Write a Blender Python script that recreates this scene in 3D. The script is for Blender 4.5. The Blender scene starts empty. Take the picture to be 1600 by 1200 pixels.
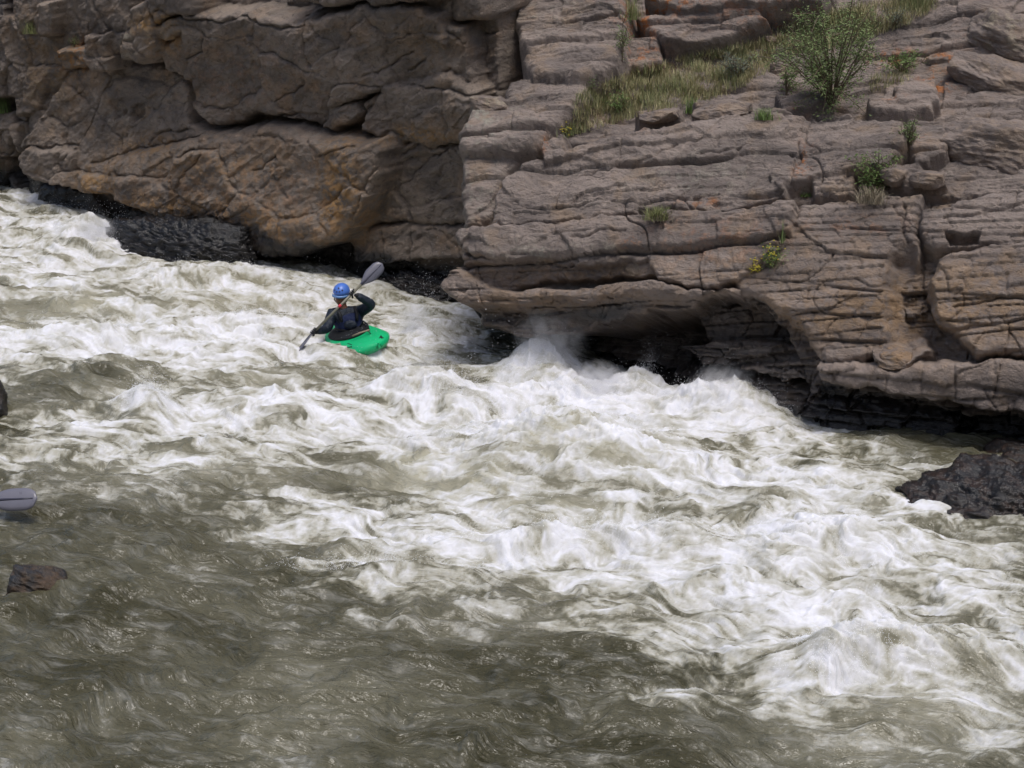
import bpy, math, random
import numpy as np
from mathutils import Vector, Matrix
from mathutils.bvhtree import BVHTree

random.seed(7)
rng = np.random.default_rng(11)
C = bpy.context.scene.collection
scene = bpy.context.scene

# ------------------------------------------------------------------ camera
CAM_H, PITCH, FOV = 4.5, math.radians(15.0), math.radians(40.0)
cam_d = bpy.data.cameras.new("camera"); cam_d.angle = FOV
cam_d.clip_start, cam_d.clip_end = 0.1, 2000.0
cam = bpy.data.objects.new("camera", cam_d); C.objects.link(cam)
cam.location = (0, 0, CAM_H); cam.rotation_euler = (math.pi / 2 - PITCH, 0, 0)
scene.camera = cam
# ------------------------------------------------------------------ world, sun, exposure
SUN_EL, SUN_AZ = math.radians(70), math.radians(150)      # azimuth from +Y clockwise
world = bpy.data.worlds.new("World"); scene.world = world; world.use_nodes = True
wn = world.node_tree.nodes; wl = world.node_tree.links
sky = wn.new("ShaderNodeTexSky"); sky.sky_type = 'NISHITA'; sky.sun_disc = False
sky.sun_elevation = SUN_EL; sky.sun_rotation = SUN_AZ
sky.air_density = 1.0; sky.dust_density = 4.0; sky.ozone_density = 1.0
desat = wn.new("ShaderNodeHueSaturation"); desat.inputs['Saturation'].default_value = 1.0
wl.new(sky.outputs[0], desat.inputs['Color'])
wl.new(desat.outputs[0], wn["Background"].inputs[0])
wn["Background"].inputs[1].default_value = 0.10
sun_d = bpy.data.lights.new("sun", 'SUN'); sun_d.energy = 1.2; sun_d.angle = math.radians(22)
sun_d.color = (1.0, 0.985, 0.96)
sun = bpy.data.objects.new("sun", sun_d); C.objects.link(sun)
sdir = Vector((math.sin(SUN_AZ) * math.cos(SUN_EL), math.cos(SUN_AZ) * math.cos(SUN_EL), math.sin(SUN_EL)))
sun.rotation_euler = (-sdir).to_track_quat('-Z', 'Y').to_euler(); sun.location = (6, -10, 20)
scene.view_settings.view_transform = 'Standard'; scene.view_settings.look = 'None'
scene.view_settings.gamma = 1.0; scene.view_settings.exposure = 0.55
try: scene.view_settings.use_curve_mapping = False
except Exception: pass
scene.cycles.max_bounces = 6; scene.cycles.volume_bounces = 2

# ------------------------------------------------------------------ photo pixel -> ray (only used to survey the place)
FPX = 800 / math.tan(FOV / 2)
Fv = np.array([0, math.cos(PITCH), -math.sin(PITCH)]); Uv = np.array([0, math.sin(PITCH), math.cos(PITCH)])
Xv = np.array([1.0, 0, 0]); Ov = np.array([0, 0, CAM_H])
def ray(px, py):
    return Fv + Xv * (px - 800) / FPX + Uv * (600 - py) / FPX      # depth-1 ray
def at(px, py, depth):
    return Ov + ray(px, py) * depth
def wz(x, y):                                                       # mean water level: the river drops from far left to near right
    a = -x * 0.88 + (y - 15) * 0.47
    return np.where(a > 0, 0.095 * a, 0.02 * a)
def on_water(px, py, dz=0.0):
    d = ray(px, py); lam = 15.0
    for _ in range(30):
        p = Ov + d * lam
        lam = (CAM_H - float(wz(p[0], p[1])) - dz) / -d[2] * .6 + lam * .4
    return Ov + d * lam

# ------------------------------------------------------------------ noise
def _h(ix, iy, seed):
    h = (ix.astype(np.int64) * 374761393 + iy.astype(np.int64) * 668265263 + seed * 974634777) & 0xFFFFFFFF
    h = ((h ^ (h >> 13)) * 1274126177) & 0xFFFFFFFF
    h = ((h ^ (h >> 15)) * 2246822519) & 0xFFFFFFFF
    return ((h ^ (h >> 16)) & 0xFFFFFF) / float(0x1000000)
def pn(x, y, seed=0):
    xi = np.floor(x); yi = np.floor(y); fx = x - xi; fy = y - yi
    xi = xi.astype(np.int64); yi = yi.astype(np.int64)
    u = fx * fx * fx * (fx * (fx * 6 - 15) + 10); v = fy * fy * fy * (fy * (fy * 6 - 15) + 10)
    def g(dx, dy):
        a = _h(xi + dx, yi + dy, seed) * 6.2831853
        return np.cos(a) * (fx - dx) + np.sin(a) * (fy - dy)
    a = g(0, 0); b = g(1, 0); c = g(0, 1); d = g(1, 1)
    return ((a + (b - a) * u) * (1 - v) + (c + (d - c) * u) * v) * 1.5
def fbm(x, y, octv=4, seed=0, gain=0.5, lac=2.03):
    s = 0; a = 1.0; n = 0
    for i in range(octv):
        s = s + a * pn(x, y, seed + i * 17); n += a; a *= gain; x = x * lac + 3.1; y = y * lac + 1.7
    return s / n
def ridged(x, y, octv=4, seed=0, gain=0.5, lac=2.07):
    s = 0; a = 1.0; n = 0
    for i in range(octv):
        s = s + a * (1 - np.abs(pn(x, y, seed + i * 13)) * 1.6); n += a; a *= gain; x = x * lac + 5.3; y = y * lac + 2.9
    return s / n
def voro(x, y, seed=0):
    xi = np.floor(x).astype(np.int64); yi = np.floor(y).astype(np.int64)
    F1 = np.full(x.shape, 9.0); F2 = np.full(x.shape, 9.0)
    R = np.zeros(x.shape); DX = np.zeros(x.shape); DY = np.zeros(x.shape); R2 = np.zeros(x.shape)
    for dx in (-1, 0, 1):
        for dy in (-1, 0, 1):
            cx = xi + dx; cy = yi + dy
            ox = cx + 0.1 + .8 * _h(cx, cy, seed) - x; oy = cy + 0.1 + .8 * _h(cx, cy, seed + 1) - y
            d = np.sqrt(ox * ox + oy * oy); m = d < F1
            F2 = np.where(m, F1, np.minimum(F2, d)); F1 = np.where(m, d, F1)
            R = np.where(m, _h(cx, cy, seed + 2), R); R2 = np.where(m, _h(cx, cy, seed + 3), R2)
            DX = np.where(m, -ox, DX); DY = np.where(m, -oy, DY)
    return F1, F2, R, R2, DX, DY
def sm(a, b, x):
    t = np.clip((x - a) / (b - a), 0, 1); return t * t * (3 - 2 * t)

# ------------------------------------------------------------------ object helpers
def tag(o, label=None, cat=None, group=None, kind=None):
    if label: o['label'] = label
    if cat: o['category'] = cat
    if group: o['group'] = group
    if kind: o['kind'] = kind
    return o
def mesh(name, V, F, mat=None, parent=None, smooth=True, attrs=None):
    V = np.asarray(V, dtype=np.float32); me = bpy.data.meshes.new(name)
    if isinstance(F, np.ndarray):
        nf, k = F.shape
        me.vertices.add(len(V)); me.vertices.foreach_set('co', V.ravel())
        me.loops.add(nf * k); me.polygons.add(nf)
        me.polygons.foreach_set('loop_start', np.arange(0, nf * k, k, dtype=np.int32))
        me.loops.foreach_set('vertex_index', F.astype(np.int32).ravel())
        me.update(calc_edges=True)
    else:
        me.from_pydata([tuple(v) for v in V], [], F); me.update()
    if smooth: me.polygons.foreach_set('use_smooth', np.ones(len(me.polygons), dtype=bool))
    for k, a in (attrs or {}).items():
        a = np.asarray(a, dtype=np.float32)
        if a.ndim == 1:
            me.attributes.new(k, 'FLOAT', 'POINT').data.foreach_set('value', a)
        else:
            me.attributes.new(k, 'FLOAT_VECTOR', 'POINT').data.foreach_set('vector', a.ravel())
    if mat: me.materials.append(mat)
    o = bpy.data.objects.new(name, me); C.objects.link(o)
    if parent is not None: o.parent = parent
    return o
def empty(name, loc=(0, 0, 0)):
    o = bpy.data.objects.new(name, None); C.objects.link(o); o.location = loc; o.empty_display_size = .1
    return o
def grid_faces(nu, nv):
    i = np.arange(nu * nv).reshape(nv, nu)
    return np.stack([i[:-1, :-1], i[:-1, 1:], i[1:, 1:], i[1:, :-1]], -1).reshape(-1, 4)

# ------------------------------------------------------------------ material helpers
class NT:
    def __init__(s, name):
        s.m = bpy.data.materials.new(name); s.m.use_nodes = True
        s.t = s.m.node_tree; s.b = s.t.nodes["Principled BSDF"]
    def n(s, typ, ins=None, **kw):
        x = s.t.nodes.new(typ)
        for k, v in kw.items(): setattr(x, k, v)
        for k, v in (ins or {}).items(): s.set(x.inputs[k], v)
        return x
    def set(s, inp, v):
        if hasattr(v, 'is_output') or isinstance(v, bpy.types.NodeSocket): s.t.links.new(v, inp)
        else:
            if isinstance(v, tuple) and len(v) == 3 and inp.type == 'RGBA': v = v + (1,)
            inp.default_value = v
    def attr(s, name, out='Fac'):
        return s.n('ShaderNodeAttribute', attribute_name=name).outputs[out]
    def math(s, op, a, b=0.0, c=None, clamp=False):
        x = s.n('ShaderNodeMath', operation=op, use_clamp=clamp); s.set(x.inputs[0], a); s.set(x.inputs[1], b)
        if c is not None: s.set(x.inputs[2], c)
        return x.outputs[0]
    def mix(s, f, a, b):
        x = s.n('ShaderNodeMix', data_type='RGBA'); s.set(x.inputs[0], f); s.set(x.inputs[6], a); s.set(x.inputs[7], b)
        return x.outputs[2]
    def ramp(s, f, lo, hi, a=0.0, b=1.0, smooth=True):
        x = s.n('ShaderNodeMapRange', interpolation_type='SMOOTHSTEP' if smooth else 'LINEAR')
        s.set(x.inputs[0], f)
        for i, v in zip((1, 2, 3, 4), (lo, hi, a, b)): s.set(x.inputs[i], v)
        return x.outputs[0]
    def noise(s, vec, scale, detail=6, rough=0.6, dist=0.0):
        x = s.n('ShaderNodeTexNoise', ins={'Scale': scale, 'Detail': detail, 'Roughness': rough, 'Distortion': dist})
        if vec is not None: s.set(x.inputs['Vector'], vec)
        return x.outputs['Fac']
    def scale(s, vec, sx, sy, sz):
        x = s.n('ShaderNodeMapping'); s.set(x.inputs['Vector'], vec); x.inputs['Scale'].default_value = (sx, sy, sz)
        return x.outputs[0]
    def bump(s, h, dist, strength=1.0, nrm=None):
        x = s.n('ShaderNodeBump', ins={'Strength': strength, 'Distance': dist, 'Height': h})
        if nrm is not None: s.set(x.inputs['Normal'], nrm)
        return x.outputs[0]
    def out(s, **kw):
        for k, v in kw.items(): s.set(s.b.inputs[k.replace('_', ' ')], v)
        return s.m
def plain(name, col, rough=0.5, spec=0.5, metal=0.0, bump=None, var=0.12):
    t = NT(name); g = t.n('ShaderNodeTexCoord').outputs['Object']
    nz = t.noise(g, 14, 4)
    c = t.mix(nz, tuple(max(0, x * (1 - var)) for x in col), tuple(min(1, x * (1 + var)) for x in col))
    t.out(Base_Color=c, Roughness=t.ramp(nz, .2, .8, rough * .85, min(1, rough * 1.15)), Metallic=metal)
    t.b.inputs['Specular IOR Level'].default_value = spec
    if bump: t.out(Normal=t.bump(t.noise(g, bump[0], 4), bump[1]))
    return t.m
# ------------------------------------------------------------------ rock material
def rock_mat(name, base, dark, warm, grain=(1, 1, 1)):
    t = NT(name)
    st = t.attr('st', 'Vector'); ob = t.n('ShaderNodeTexCoord').outputs['Object']
    lay = t.scale(st, *grain)                                   # stretched along the bedding
    n1 = t.noise(lay, 1.3, 5, .6, .6); n2 = t.noise(ob, 7, 8, .68); n3 = t.noise(lay, 9, 7, .7, .8)
    n4 = t.noise(ob, 45, 4, .7); n5 = t.noise(ob, 2.2, 4, .6)
    c = t.mix(t.ramp(n1, .35, .65), dark, base)
    c = t.mix(t.ramp(n5, .5, .7, 0, .75), c, warm)
    c = t.mix(t.ramp(n3, .52, .68, 0, .6), c, tuple(x * .5 for x in dark))
    c = t.mix(t.ramp(n2, .58, .72, 0, .55), c, tuple(min(1, x * 1.5) for x in base))
    c = t.mix(t.ramp(n4, .62, .72, 0, .45), c, tuple(min(1, x * 1.9) for x in base))
    # crustose lichen freckles, iron stain, ochre weathering
    lich = t.math('MULTIPLY', t.ramp(n2, .5, .62), t.attr('pale'))
    c = t.mix(t.math('MULTIPLY', lich, .8), c, (.33, .32, .26))
    och = t.math('MULTIPLY', t.ramp(t.math('ADD', n2, t.math('MULTIPLY', n3, .5)), .62, .86), t.attr('ochre'))
    c = t.mix(och, c, t.mix(n4, (.29, .16, .065), (.42, .275, .13)))
    org = t.math('MULTIPLY', t.ramp(t.math('ADD', n2, t.math('MULTIPLY', n4, .3)), .62, .78), t.attr('rust'))
    c = t.mix(org, c, t.mix(n4, (.34, .09, .02), (.42, .17, .04)))
    wet = t.attr('wet')  # wet rock; on the outcrop also shade painted under brow and in cave
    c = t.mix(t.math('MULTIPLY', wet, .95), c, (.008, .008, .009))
    vor = t.n('ShaderNodeTexVoronoi', feature='DISTANCE_TO_EDGE', ins={'Vector': t.n('ShaderNodeVectorMath', operation='ADD', ins={0: lay, 1: t.n('ShaderNodeTexNoise', ins={'Vector': lay, 'Scale': 3.0}).outputs['Color']}).outputs[0], 'Scale': 2.6})
    crack = t.ramp(vor.outputs[0], 0, .03)
    h = t.math('ADD', t.math('MULTIPLY', n3, .8), t.math('ADD', t.math('MULTIPLY', n2, 1.0), t.math('MULTIPLY', n4, .34)))
    h = t.math('ADD', h, t.math('MULTIPLY', crack, .09))
    return t.out(Base_Color=c, Roughness=t.ramp(wet, 0, 1, .9, .16), Normal=t.bump(h, .055, t.ramp(wet, 0, 1, 1.0, .5)),
                 Specular_IOR_Level=t.ramp(wet, 0, 1, .25, .55))
M_left = rock_mat('rock_grey_brown', (.285, .235, .195), (.155, .131, .114), (.285, .203, .138), (1, 1.6, 1))
M_right = rock_mat('rock_layered', (.32, .263, .228), (.18, .15, .134), (.315, .232, .165), (.75, 2.0, 1))
M_wet = rock_mat('rock_wet_dark', (.07, .068, .07), (.03, .03, .032), (.12, .075, .05), (1, 2.2, 1))

# ------------------------------------------------------------------ cliffs: relief over a base profile
class Wall:
    def __init__(s, A, B, prof):
        s.A = np.array(A, float); B = np.array(B, float); e = B - s.A; s.e = e / np.linalg.norm(e)
        s.o = np.array([s.e[1], -s.e[0]]);                       # horizontal, towards the river
        P = np.array(prof, float); s.z = P[:, 0]; s.out = P[:, 1]
        zz = np.linspace(P[0, 0], P[-1, 0], 400); k = np.exp(-np.linspace(-2, 2, 21) ** 2); k /= k.sum()
        oo = np.interp(zz, s.z, s.out); oo = np.convolve(np.pad(oo, 10, mode='edge'), k, 'valid')
        s.zz, s.oo = zz, oo
        s.tt = np.concatenate([[0], np.cumsum(np.hypot(np.diff(zz), np.diff(oo)))])
        dz = np.gradient(zz, s.tt); do = np.gradient(oo, s.tt)
        s.no, s.nz = dz, -do                                     # normal of the profile (out, up)
    def at(s, px, py, p=0.0):                                    # photo pixel -> (along, up) on the wall moved out by p
        d = ray(px, py); a0 = (Ov[:2] - s.A) @ s.o; a1 = d[:2] @ s.o
        P = s.oo + p * s.no; Z = s.zz + p * s.nz
        # f = distance of wall point from the ray in the (out, z) plane
        lam = (Z - Ov[2]) / (d[2] if abs(d[2]) > 1e-6 else -1e-6)
        lam2 = (P - a0) / a1
        g = (Ov[2] + lam2 * d[2]) - Z
        k = np.where(np.sign(g[:-1]) != np.sign(g[1:]))[0]
        i = k[0] if len(k) else (0 if g[0] < 0 else len(g) - 2)
        w = np.clip(g[i] / (g[i] - g[i + 1] + 1e-12), 0, 1)
        t = s.tt[i] + w * (s.tt[i + 1] - s.tt[i]); l = lam2[i] + w * (lam2[i + 1] - lam2[i])
        q = Ov + d * l
        return np.array([(q[:2] - s.A) @ s.e, t])
    def start(s, s0, s1, ns, t_dense, nt, nt2):
        S = np.linspace(s0, s1, ns); t0, t1 = s.tt[0], s.tt[-1]
        T = np.concatenate([np.linspace(t0, t_dense, nt), np.linspace(t_dense, t1, nt2 + 1)[1:]])
        s.ns, s.nt = ns, len(T); s.S, s.T = np.meshgrid(S, T)
        s.H = np.zeros(s.S.shape)
        s.wS = s.S + .10 * fbm(s.S * 1.3, s.T * 1.3, 4, 5) + .05 * fbm(s.S * 5, s.T * 5, 3, 6)
        s.wT = s.T + .10 * fbm(s.S * 1.1, s.T * 1.5, 4, 7) + .05 * fbm(s.S * 5, s.T * 6, 3, 8)
    def sdf(s, poly, p, warp=True):
        Q = np.array([s.at(x, y, p) for x, y in poly]); X = s.wS if warp else s.S; Y = s.wT if warp else s.T
        lo = Q.min(0) - 1.2; hi = Q.max(0) + 1.2
        m = (X > lo[0]) & (X < hi[0]) & (Y > lo[1]) & (Y < hi[1])
        D = np.full(X.shape, -9.0); x = X[m]; y = Y[m]
        d2 = np.full(x.shape, 1e9); ins = np.zeros(x.shape, bool)
        for i in range(len(Q)):
            a = Q[i]; b = Q[(i + 1) % len(Q)]; e = b - a; L = e @ e + 1e-12
            w = np.clip(((x - a[0]) * e[0] + (y - a[1]) * e[1]) / L, 0, 1)
            d2 = np.minimum(d2, (x - a[0] - w * e[0]) ** 2 + (y - a[1] - w * e[1]) ** 2)
            c = ((a[1] > y) != (b[1] > y)) & (x < (b[0] - a[0]) * (y - a[1]) / (b[1] - a[1] + 1e-12) + a[0])
            ins ^= c
        D[m] = np.where(ins, 1, -1) * np.sqrt(d2)
        return D, Q.mean(0)
    def slab(s, poly, p, ts=0.0, tt=0.0, r=.09, steep=8.0):
        r *= .6
        d, c = s.sdf(poly, p)
        cand = p + ts * (s.S - c[0]) + tt * (s.T - c[1]) - np.where(d > 0, r * (1 - np.clip(d / r, 0, 1)) ** 2, r - steep * d)
        s.H = np.maximum(s.H, cand)
    def cut(s, poly, p, steep=4.0, ts=0.0, tt=0.0):
        d, c = s.sdf(poly, p)
        s.H = np.minimum(s.H, p + ts * (s.S - c[0]) + tt * (s.T - c[1]) + steep * np.maximum(-d, 0))
    def crack(s, pts, depth=.05, w=.014):
        Q = [s.at(x, y, .2) for x, y in pts]; d2 = np.full(s.S.shape, 1e9)
        for a, b in zip(Q[:-1], Q[1:]):
            e = b - a; L = e @ e + 1e-12
            k = np.clip(((s.wS - a[0]) * e[0] + (s.wT - a[1]) * e[1]) / L, 0, 1)
            d2 = np.minimum(d2, (s.wS - a[0] - k * e[0]) ** 2 + (s.wT - a[1] - k * e[1]) ** 2)
        d = np.sqrt(d2)
        s.H -= depth * np.exp(-(d / w) ** 2)
    def blob(s, items, p=.2):                                    # soft patches: (px, py, rx_px, ry_px, amount)
        m = np.zeros(s.S.shape)
        for px, py, rx, ry, am in items:
            c = s.at(px, py, p); ex = s.at(px + rx, py, p) - c; ey = s.at(px, py - ry, p) - c
            A = np.linalg.inv(np.array([[ex[0], ey[0]], [ex[1], ey[1]]]) + 1e-6 * np.eye(2))
            u = A[0, 0] * (s.wS - c[0]) + A[0, 1] * (s.wT - c[1]); v = A[1, 0] * (s.wS - c[0]) + A[1, 1] * (s.wT - c[1])
            m = np.maximum(m, am * np.exp(-(u * u + v * v) * .9))
        return m
    def points(s):
        O = np.interp(s.T, s.tt, s.oo); Z = np.interp(s.T, s.tt, s.zz)
        no = np.interp(s.T, s.tt, s.no); nz = np.interp(s.T, s.tt, s.nz)
        a = O + s.H * no; z = Z + s.H * nz
        return np.stack([s.A[0] + s.S * s.e[0] + a * s.o[0], s.A[1] + s.S * s.e[1] + a * s.o[1], z], -1)
    def build(s, name, mat, **attrs):
        P = s.points(); V = P.reshape(-1, 3)
        at = {k: v.ravel() for k, v in attrs.items()}
        at['st'] = np.stack([s.S, s.T, s.H], -1).reshape(-1, 3)
        o = mesh(name, V, grid_faces(s.ns, s.nt), mat, attrs=at)
        k = 3; Q = P[::k, ::k]; f = grid_faces(Q.shape[1], Q.shape[0])
        s.bvh = BVHTree.FromPolygons([tuple(v) for v in Q.reshape(-1, 3).tolist()], f.tolist())
        return o

# ---- the left wall: big grey-brown slabs
L = Wall((-9.1, 25.0), (-0.94, 20.7), [(-1.5, -.2), (0, 0), (1.0, .15), (3.0, .3), (4.6, .55), (5.6, .6), (6.4, .1), (7.5, -2.5)])
L.start(-4.0, 12.5, 900, 6.6, 400, 60)
L.H[:] = -.12
far_left = 1 - sm(-.2, 1.0, L.S - .12 * (L.T - 2))
L.H -= .55 * far_left
for a in [
    ([(455, -90), (690, -90), (690, -8), (640, 4), (520, 7), (458, 3)], .62, 0, .1, .1),
    ([(640, -60), (830, -60), (830, 30), (700, 34), (655, 26)], .30, 0, .1, .1),
    ([(292, 60), (300, 15), (470, 30), (600, 6), (690, 22), (690, 80), (660, 60), (600, 70), (555, 90), (600, 137), (530, 164), (490, 180), (445, 178), (380, 182), (345, 200), (318, 196), (298, 165), (290, 120)], .42, .0, .16, .10),
    ([(440, 180), (530, 165), (560, 160), (566, 172), (550, 192), (525, 203), (480, 192)], .28, 0, .1, .07),
    ([(505, 100), (540, 60), (560, 42), (665, 30), (720, 45), (740, 150), (720, 210), (650, 235), (600, 215), (570, 200), (566, 165), (605, 137), (535, 160)], .30, -.04, .18, .12),
    ([(600, 135), (700, 115), (745, 140), (735, 215), (660, 232), (590, 222), (560, 205), (566, 180)], .34, .0, .16, .14),
    ([(100, 110), (150, 108), (250, 112), (285, 125), (300, 190), (340, 215), (470, 195), (560, 215), (540, 240), (330, 330), (150, 290), (100, 240), (38, 236), (55, 190), (75, 150)], .26, 0, -.22, .10),
    ([(150, 262), (200, 240), (330, 212), (400, 198), (480, 215), (560, 228), (590, 225), (588, 260), (572, 310), (547, 355), (515, 384), (450, 401), (400, 396), (330, 371), (240, 341), (180, 316), (152, 300)], .66, .03, -.10, .22),
    ([(555, 238), (588, 222), (594, 240), (578, 300), (550, 350), (520, 380), (500, 380), (540, 320), (556, 270)], .72, 0, 0, .08),
    ([(27, 247), (40, 236), (105, 240), (103, 290), (60, 287), (30, 265)], .52, 0, 0, .06),
    ([(103, 250), (152, 262), (154, 300), (112, 295)], .40, 0, 0, .06),
    ([(600, 235), (740, 220), (740, 352), (650, 352), (568, 345), (585, 300)], .10, 0, .05, .15),
    ([(600, 243), (640, 225), (690, 232), (640, 250), (612, 258)], .2, 0, .05, .05),
    ([(545, 362), (640, 353), (740, 358), (740, 402), (640, 410), (560, 405)], .16, 0, -.2, .1),
    ([(165, 335), (200, 325), (260, 345), (330, 385), (320, 450), (180, 450)], .12, 0, -.15, .1),
    ([(270, 388), (400, 402), (440, 425), (440, 460), (260, 460)], .16, 0, -.35, .1),
    ([(60, 290), (150, 300), (170, 340), (170, 420), (60, 380)], .05, 0, 0, .1),
    ([(-60, 30), (30, 20), (55, 60), (48, 120), (20, 150), (-60, 150)], -.18, 0, -.2, .1),
    ([(10, 125), (72, 95), (75, 140), (60, 172), (20, 180)], -.05, 0, -.2, .12),
    ([(-60, 182), (35, 175), (30, 240), (-60, 262)], -.2, 0, -.1, .12),
    ([(62, 5), (90, 5), (88, 55), (65, 60)], .12, 0, 0, .06),
    ([(92, 75), (135, 78), (130, 105), (95, 110)], .2, 0, 0, .06),
    ([(135, 55), (165, 52), (170, 85), (165, 110), (135, 112)], .42, 0, 0, .07),
    ([(130, 93), (168, 92), (168, 112), (140, 116)], .47, 0, 0, .05),
    ([(140, -60), (210, -60), (205, 60), (180, 85), (145, 50)], .3, 0, .05, .1),
    ([(203, 10), (228, 0), (242, 50), (240, 85), (215, 103), (190, 96), (188, 75)], .58, 0, .12, .09),
    ([(225, -60), (303, -60), (303, 20), (275, 25), (240, 40), (232, 20)], .62, 0, .1, .08),
    ([(240, 45), (300, 25), (296, 45), (262, 62), (242, 60)], .52, 0, .1, .06),
    ([(255, 70), (298, 50), (298, 120), (285, 128), (258, 108)], .30, 0, .1, .06),
]:
    L.slab(*a)
for c in ([(270, 15), (330, 25), (400, 22), (460, 35), (500, 30)], [(500, 18), (495, 60), (505, 95)], [(165, 122), (152, 170), (145, 190), (110, 245)],
          [(575, 345), (592, 300), (605, 262), (650, 226)], [(640, 105), (668, 95)], [(300, 90), (310, 86), (335, 75), (340, 45)],
          [(235, 225), (255, 205), (300, 200)], [(310, 240), (330, 228)], [(620, 60), (655, 50)], [(150, 255), (210, 235), (330, 210)],
          [(30, 236), (70, 230), (120, 225)], [(580, 115), (620, 95), (650, 80)], [(420, 260), (455, 240), (455, 275)], [(300, 285), (330, 255), (345, 235)],
          [(640, 410), (640, 355)], [(590, 365), (600, 400)], [(530, 235), (575, 222)], [(440, 150), (480, 135), (495, 118)]):
    L.crack(c, .06, .016)
L.cut([(175, 155), (190, 150), (200, 175), (185, 183)], .14); L.cut([(205, 165), (222, 160), (228, 178), (212, 185)], .12)
ca, sa = math.cos(.55), math.sin(.55)
gx = L.S * ca + L.T * sa; gy = -L.S * sa + L.T * ca                # diagonal grain
F1, F2, R1, R2, DX, DY = voro(L.wS * .9 + .3 * fbm(L.S, L.T, 3, 3), L.wT * 1.2, 21)
L.H += .07 * (R1 - .5) + .09 * (R2 - .5) * DX + .04 * DY - .03 * np.exp(-((F2 - F1) / .05) ** 2)
F1, F2, R1, R2, DX, DY = voro(gx * 1.7 + .35 * fbm(L.S * 2, L.T * 2, 3, 33), gy * 3.4 + .2 * fbm(L.S * 3, L.T * 3, 2, 34), 41)
L.H += .035 * (R1 - .5) + .05 * (R2 - .5) * DY - .008 * np.exp(-((F2 - F1) / .06) ** 2)
F1, F2, R1, R2, DX, DY = voro(gx * 4.5 + .4 * fbm(L.S * 5, L.T * 5, 3, 43), gy * 7, 47)
L.H += .022 * (R1 - .5) + .04 * (R2 - .5) * DY
L.H += .16 * fbm(L.S * .6, L.T * .6, 2, 51) + .07 * fbm(gx * 1.6, gy * 3.0, 4, 61) + .028 * ridged(gx * 4, gy * 8, 4, 71) + .012 * fbm(L.S * 18, L.T * 18, 3, 81)
L.H -= 4.0 * np.maximum(L.S - 10.25, 0)
jag = far_left * sm(2.0, 2.6, L.T)
F1, F2, R1, R2, DX, DY = voro(L.wS * 2.6, L.wT * 1.4, 25)
L.H += jag * (.5 * (R1 - .5) + .3 * (R2 - .5) * DX - .12 * np.exp(-((F2 - F1) / .08) ** 2))
Pz = L.points(); wl_ = Pz[..., 2] - wz(Pz[..., 0], Pz[..., 1])
wetL = 1 - sm(.42, .62, wl_ + .28 * fbm(L.S * 1.2, L.T * 1.2, 4, 91) - .12 * sm(2.5, 6, L.S) * (1 - sm(6, 9, L.S)))
ochL = L.blob([(170, 285, 40, 35, 1), (300, 322, 140, 30, .95), (400, 350, 110, 32, 1.1), (470, 380, 90, 30, 1.2), (560, 290, 35, 80, 1.1), (350, 255, 160, 34, .5), (240, 230, 60, 20, .7),
               (110, 95, 30, 25, 1), (265, 30, 40, 14, 1), (660, 210, 60, 14, .9), (280, 60, 25, 20, .8), (70, 120, 60, 60, .5), (30, 60, 40, 60, .4), (680, 60, 60, 60, .3), (440, 200, 200, 90, .08)])
paleL = L.blob([(222, 60, 25, 50, .9), (270, 45, 40, 16, .9), (60, 140, 50, 60, .5), (420, 300, 160, 60, .35), (640, 300, 80, 50, .5), (200, 160, 100, 60, .25)])
cliff = L.build('cliff', M_left, wet=wetL, ochre=ochL, pale=paleL, rust=L.blob([(420, 300, 200, 80, .25), (110, 90, 30, 25, .7), (350, 120, 200, 70, .15)]))
tag(cliff, kind='structure')

# ---- the right outcrop: layered grey ledges overhanging the river
Rw = Wall((-0.55, 17.2), (5.3, 14.6), [(-1.5, -.3), (0, 0), (.6, 0), (1.6, -.3), (2.2, -.75), (2.8, -1.35), (3.3, -2.2), (3.8, -3.1), (4.6, -3.9), (6, -5.2), (7.2, -7.5)])
Rw.start(-5.2, 10.5, 1300, 8.2, 640, 50)
S, T = Rw.S, Rw.T
Rw.H[:] = -.06
def strata(q, s, th, seed, A, B):
    q = q / th + .25 * fbm(s * .8, q * .8, 3, seed); k = np.floor(q); f = q - k
    bx = s / (th * 5) + _h(k.astype(np.int64), k.astype(np.int64) * 0, seed + 4) * 7
    bx = bx + .35 * pn(s * 1.7, q * .6, seed + 9)
    bi = np.floor(bx).astype(np.int64); bf = bx - bi
    r = _h(k.astype(np.int64), bi, seed + 5) - .5
    edge = np.minimum(bf, 1 - bf) * th * 5
    ragged = .8 + .4 * pn(s * 3, q * 1.3, seed + 3)
    gap = sm(-.15, .3, pn(s * .9, q * .7, seed + 21)); return A * r + B * ragged * ((1 - f) ** .7) - (.3 + 1.3 * gap) * B * np.exp(-(np.minimum(f, 1 - f) / .045) ** 2) - B * .9 * np.exp(-(edge / .014) ** 2)
nose = [(803, -260), (803, 26), (810, 60), (812, 90), (831, 114), (790, 128), (788, 150), (756, 150), (732, 161), (736, 187), (713, 217), (716, 290), (714, 362), (710, 380), (720, 400),
        (713, 421), (690, 450), (711, 466), (733, 485), (731, 496), (740, 510), (790, 524), (830, 560), (880, 620), (900, 760), (2000, 900), (2000, -260)]
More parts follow.
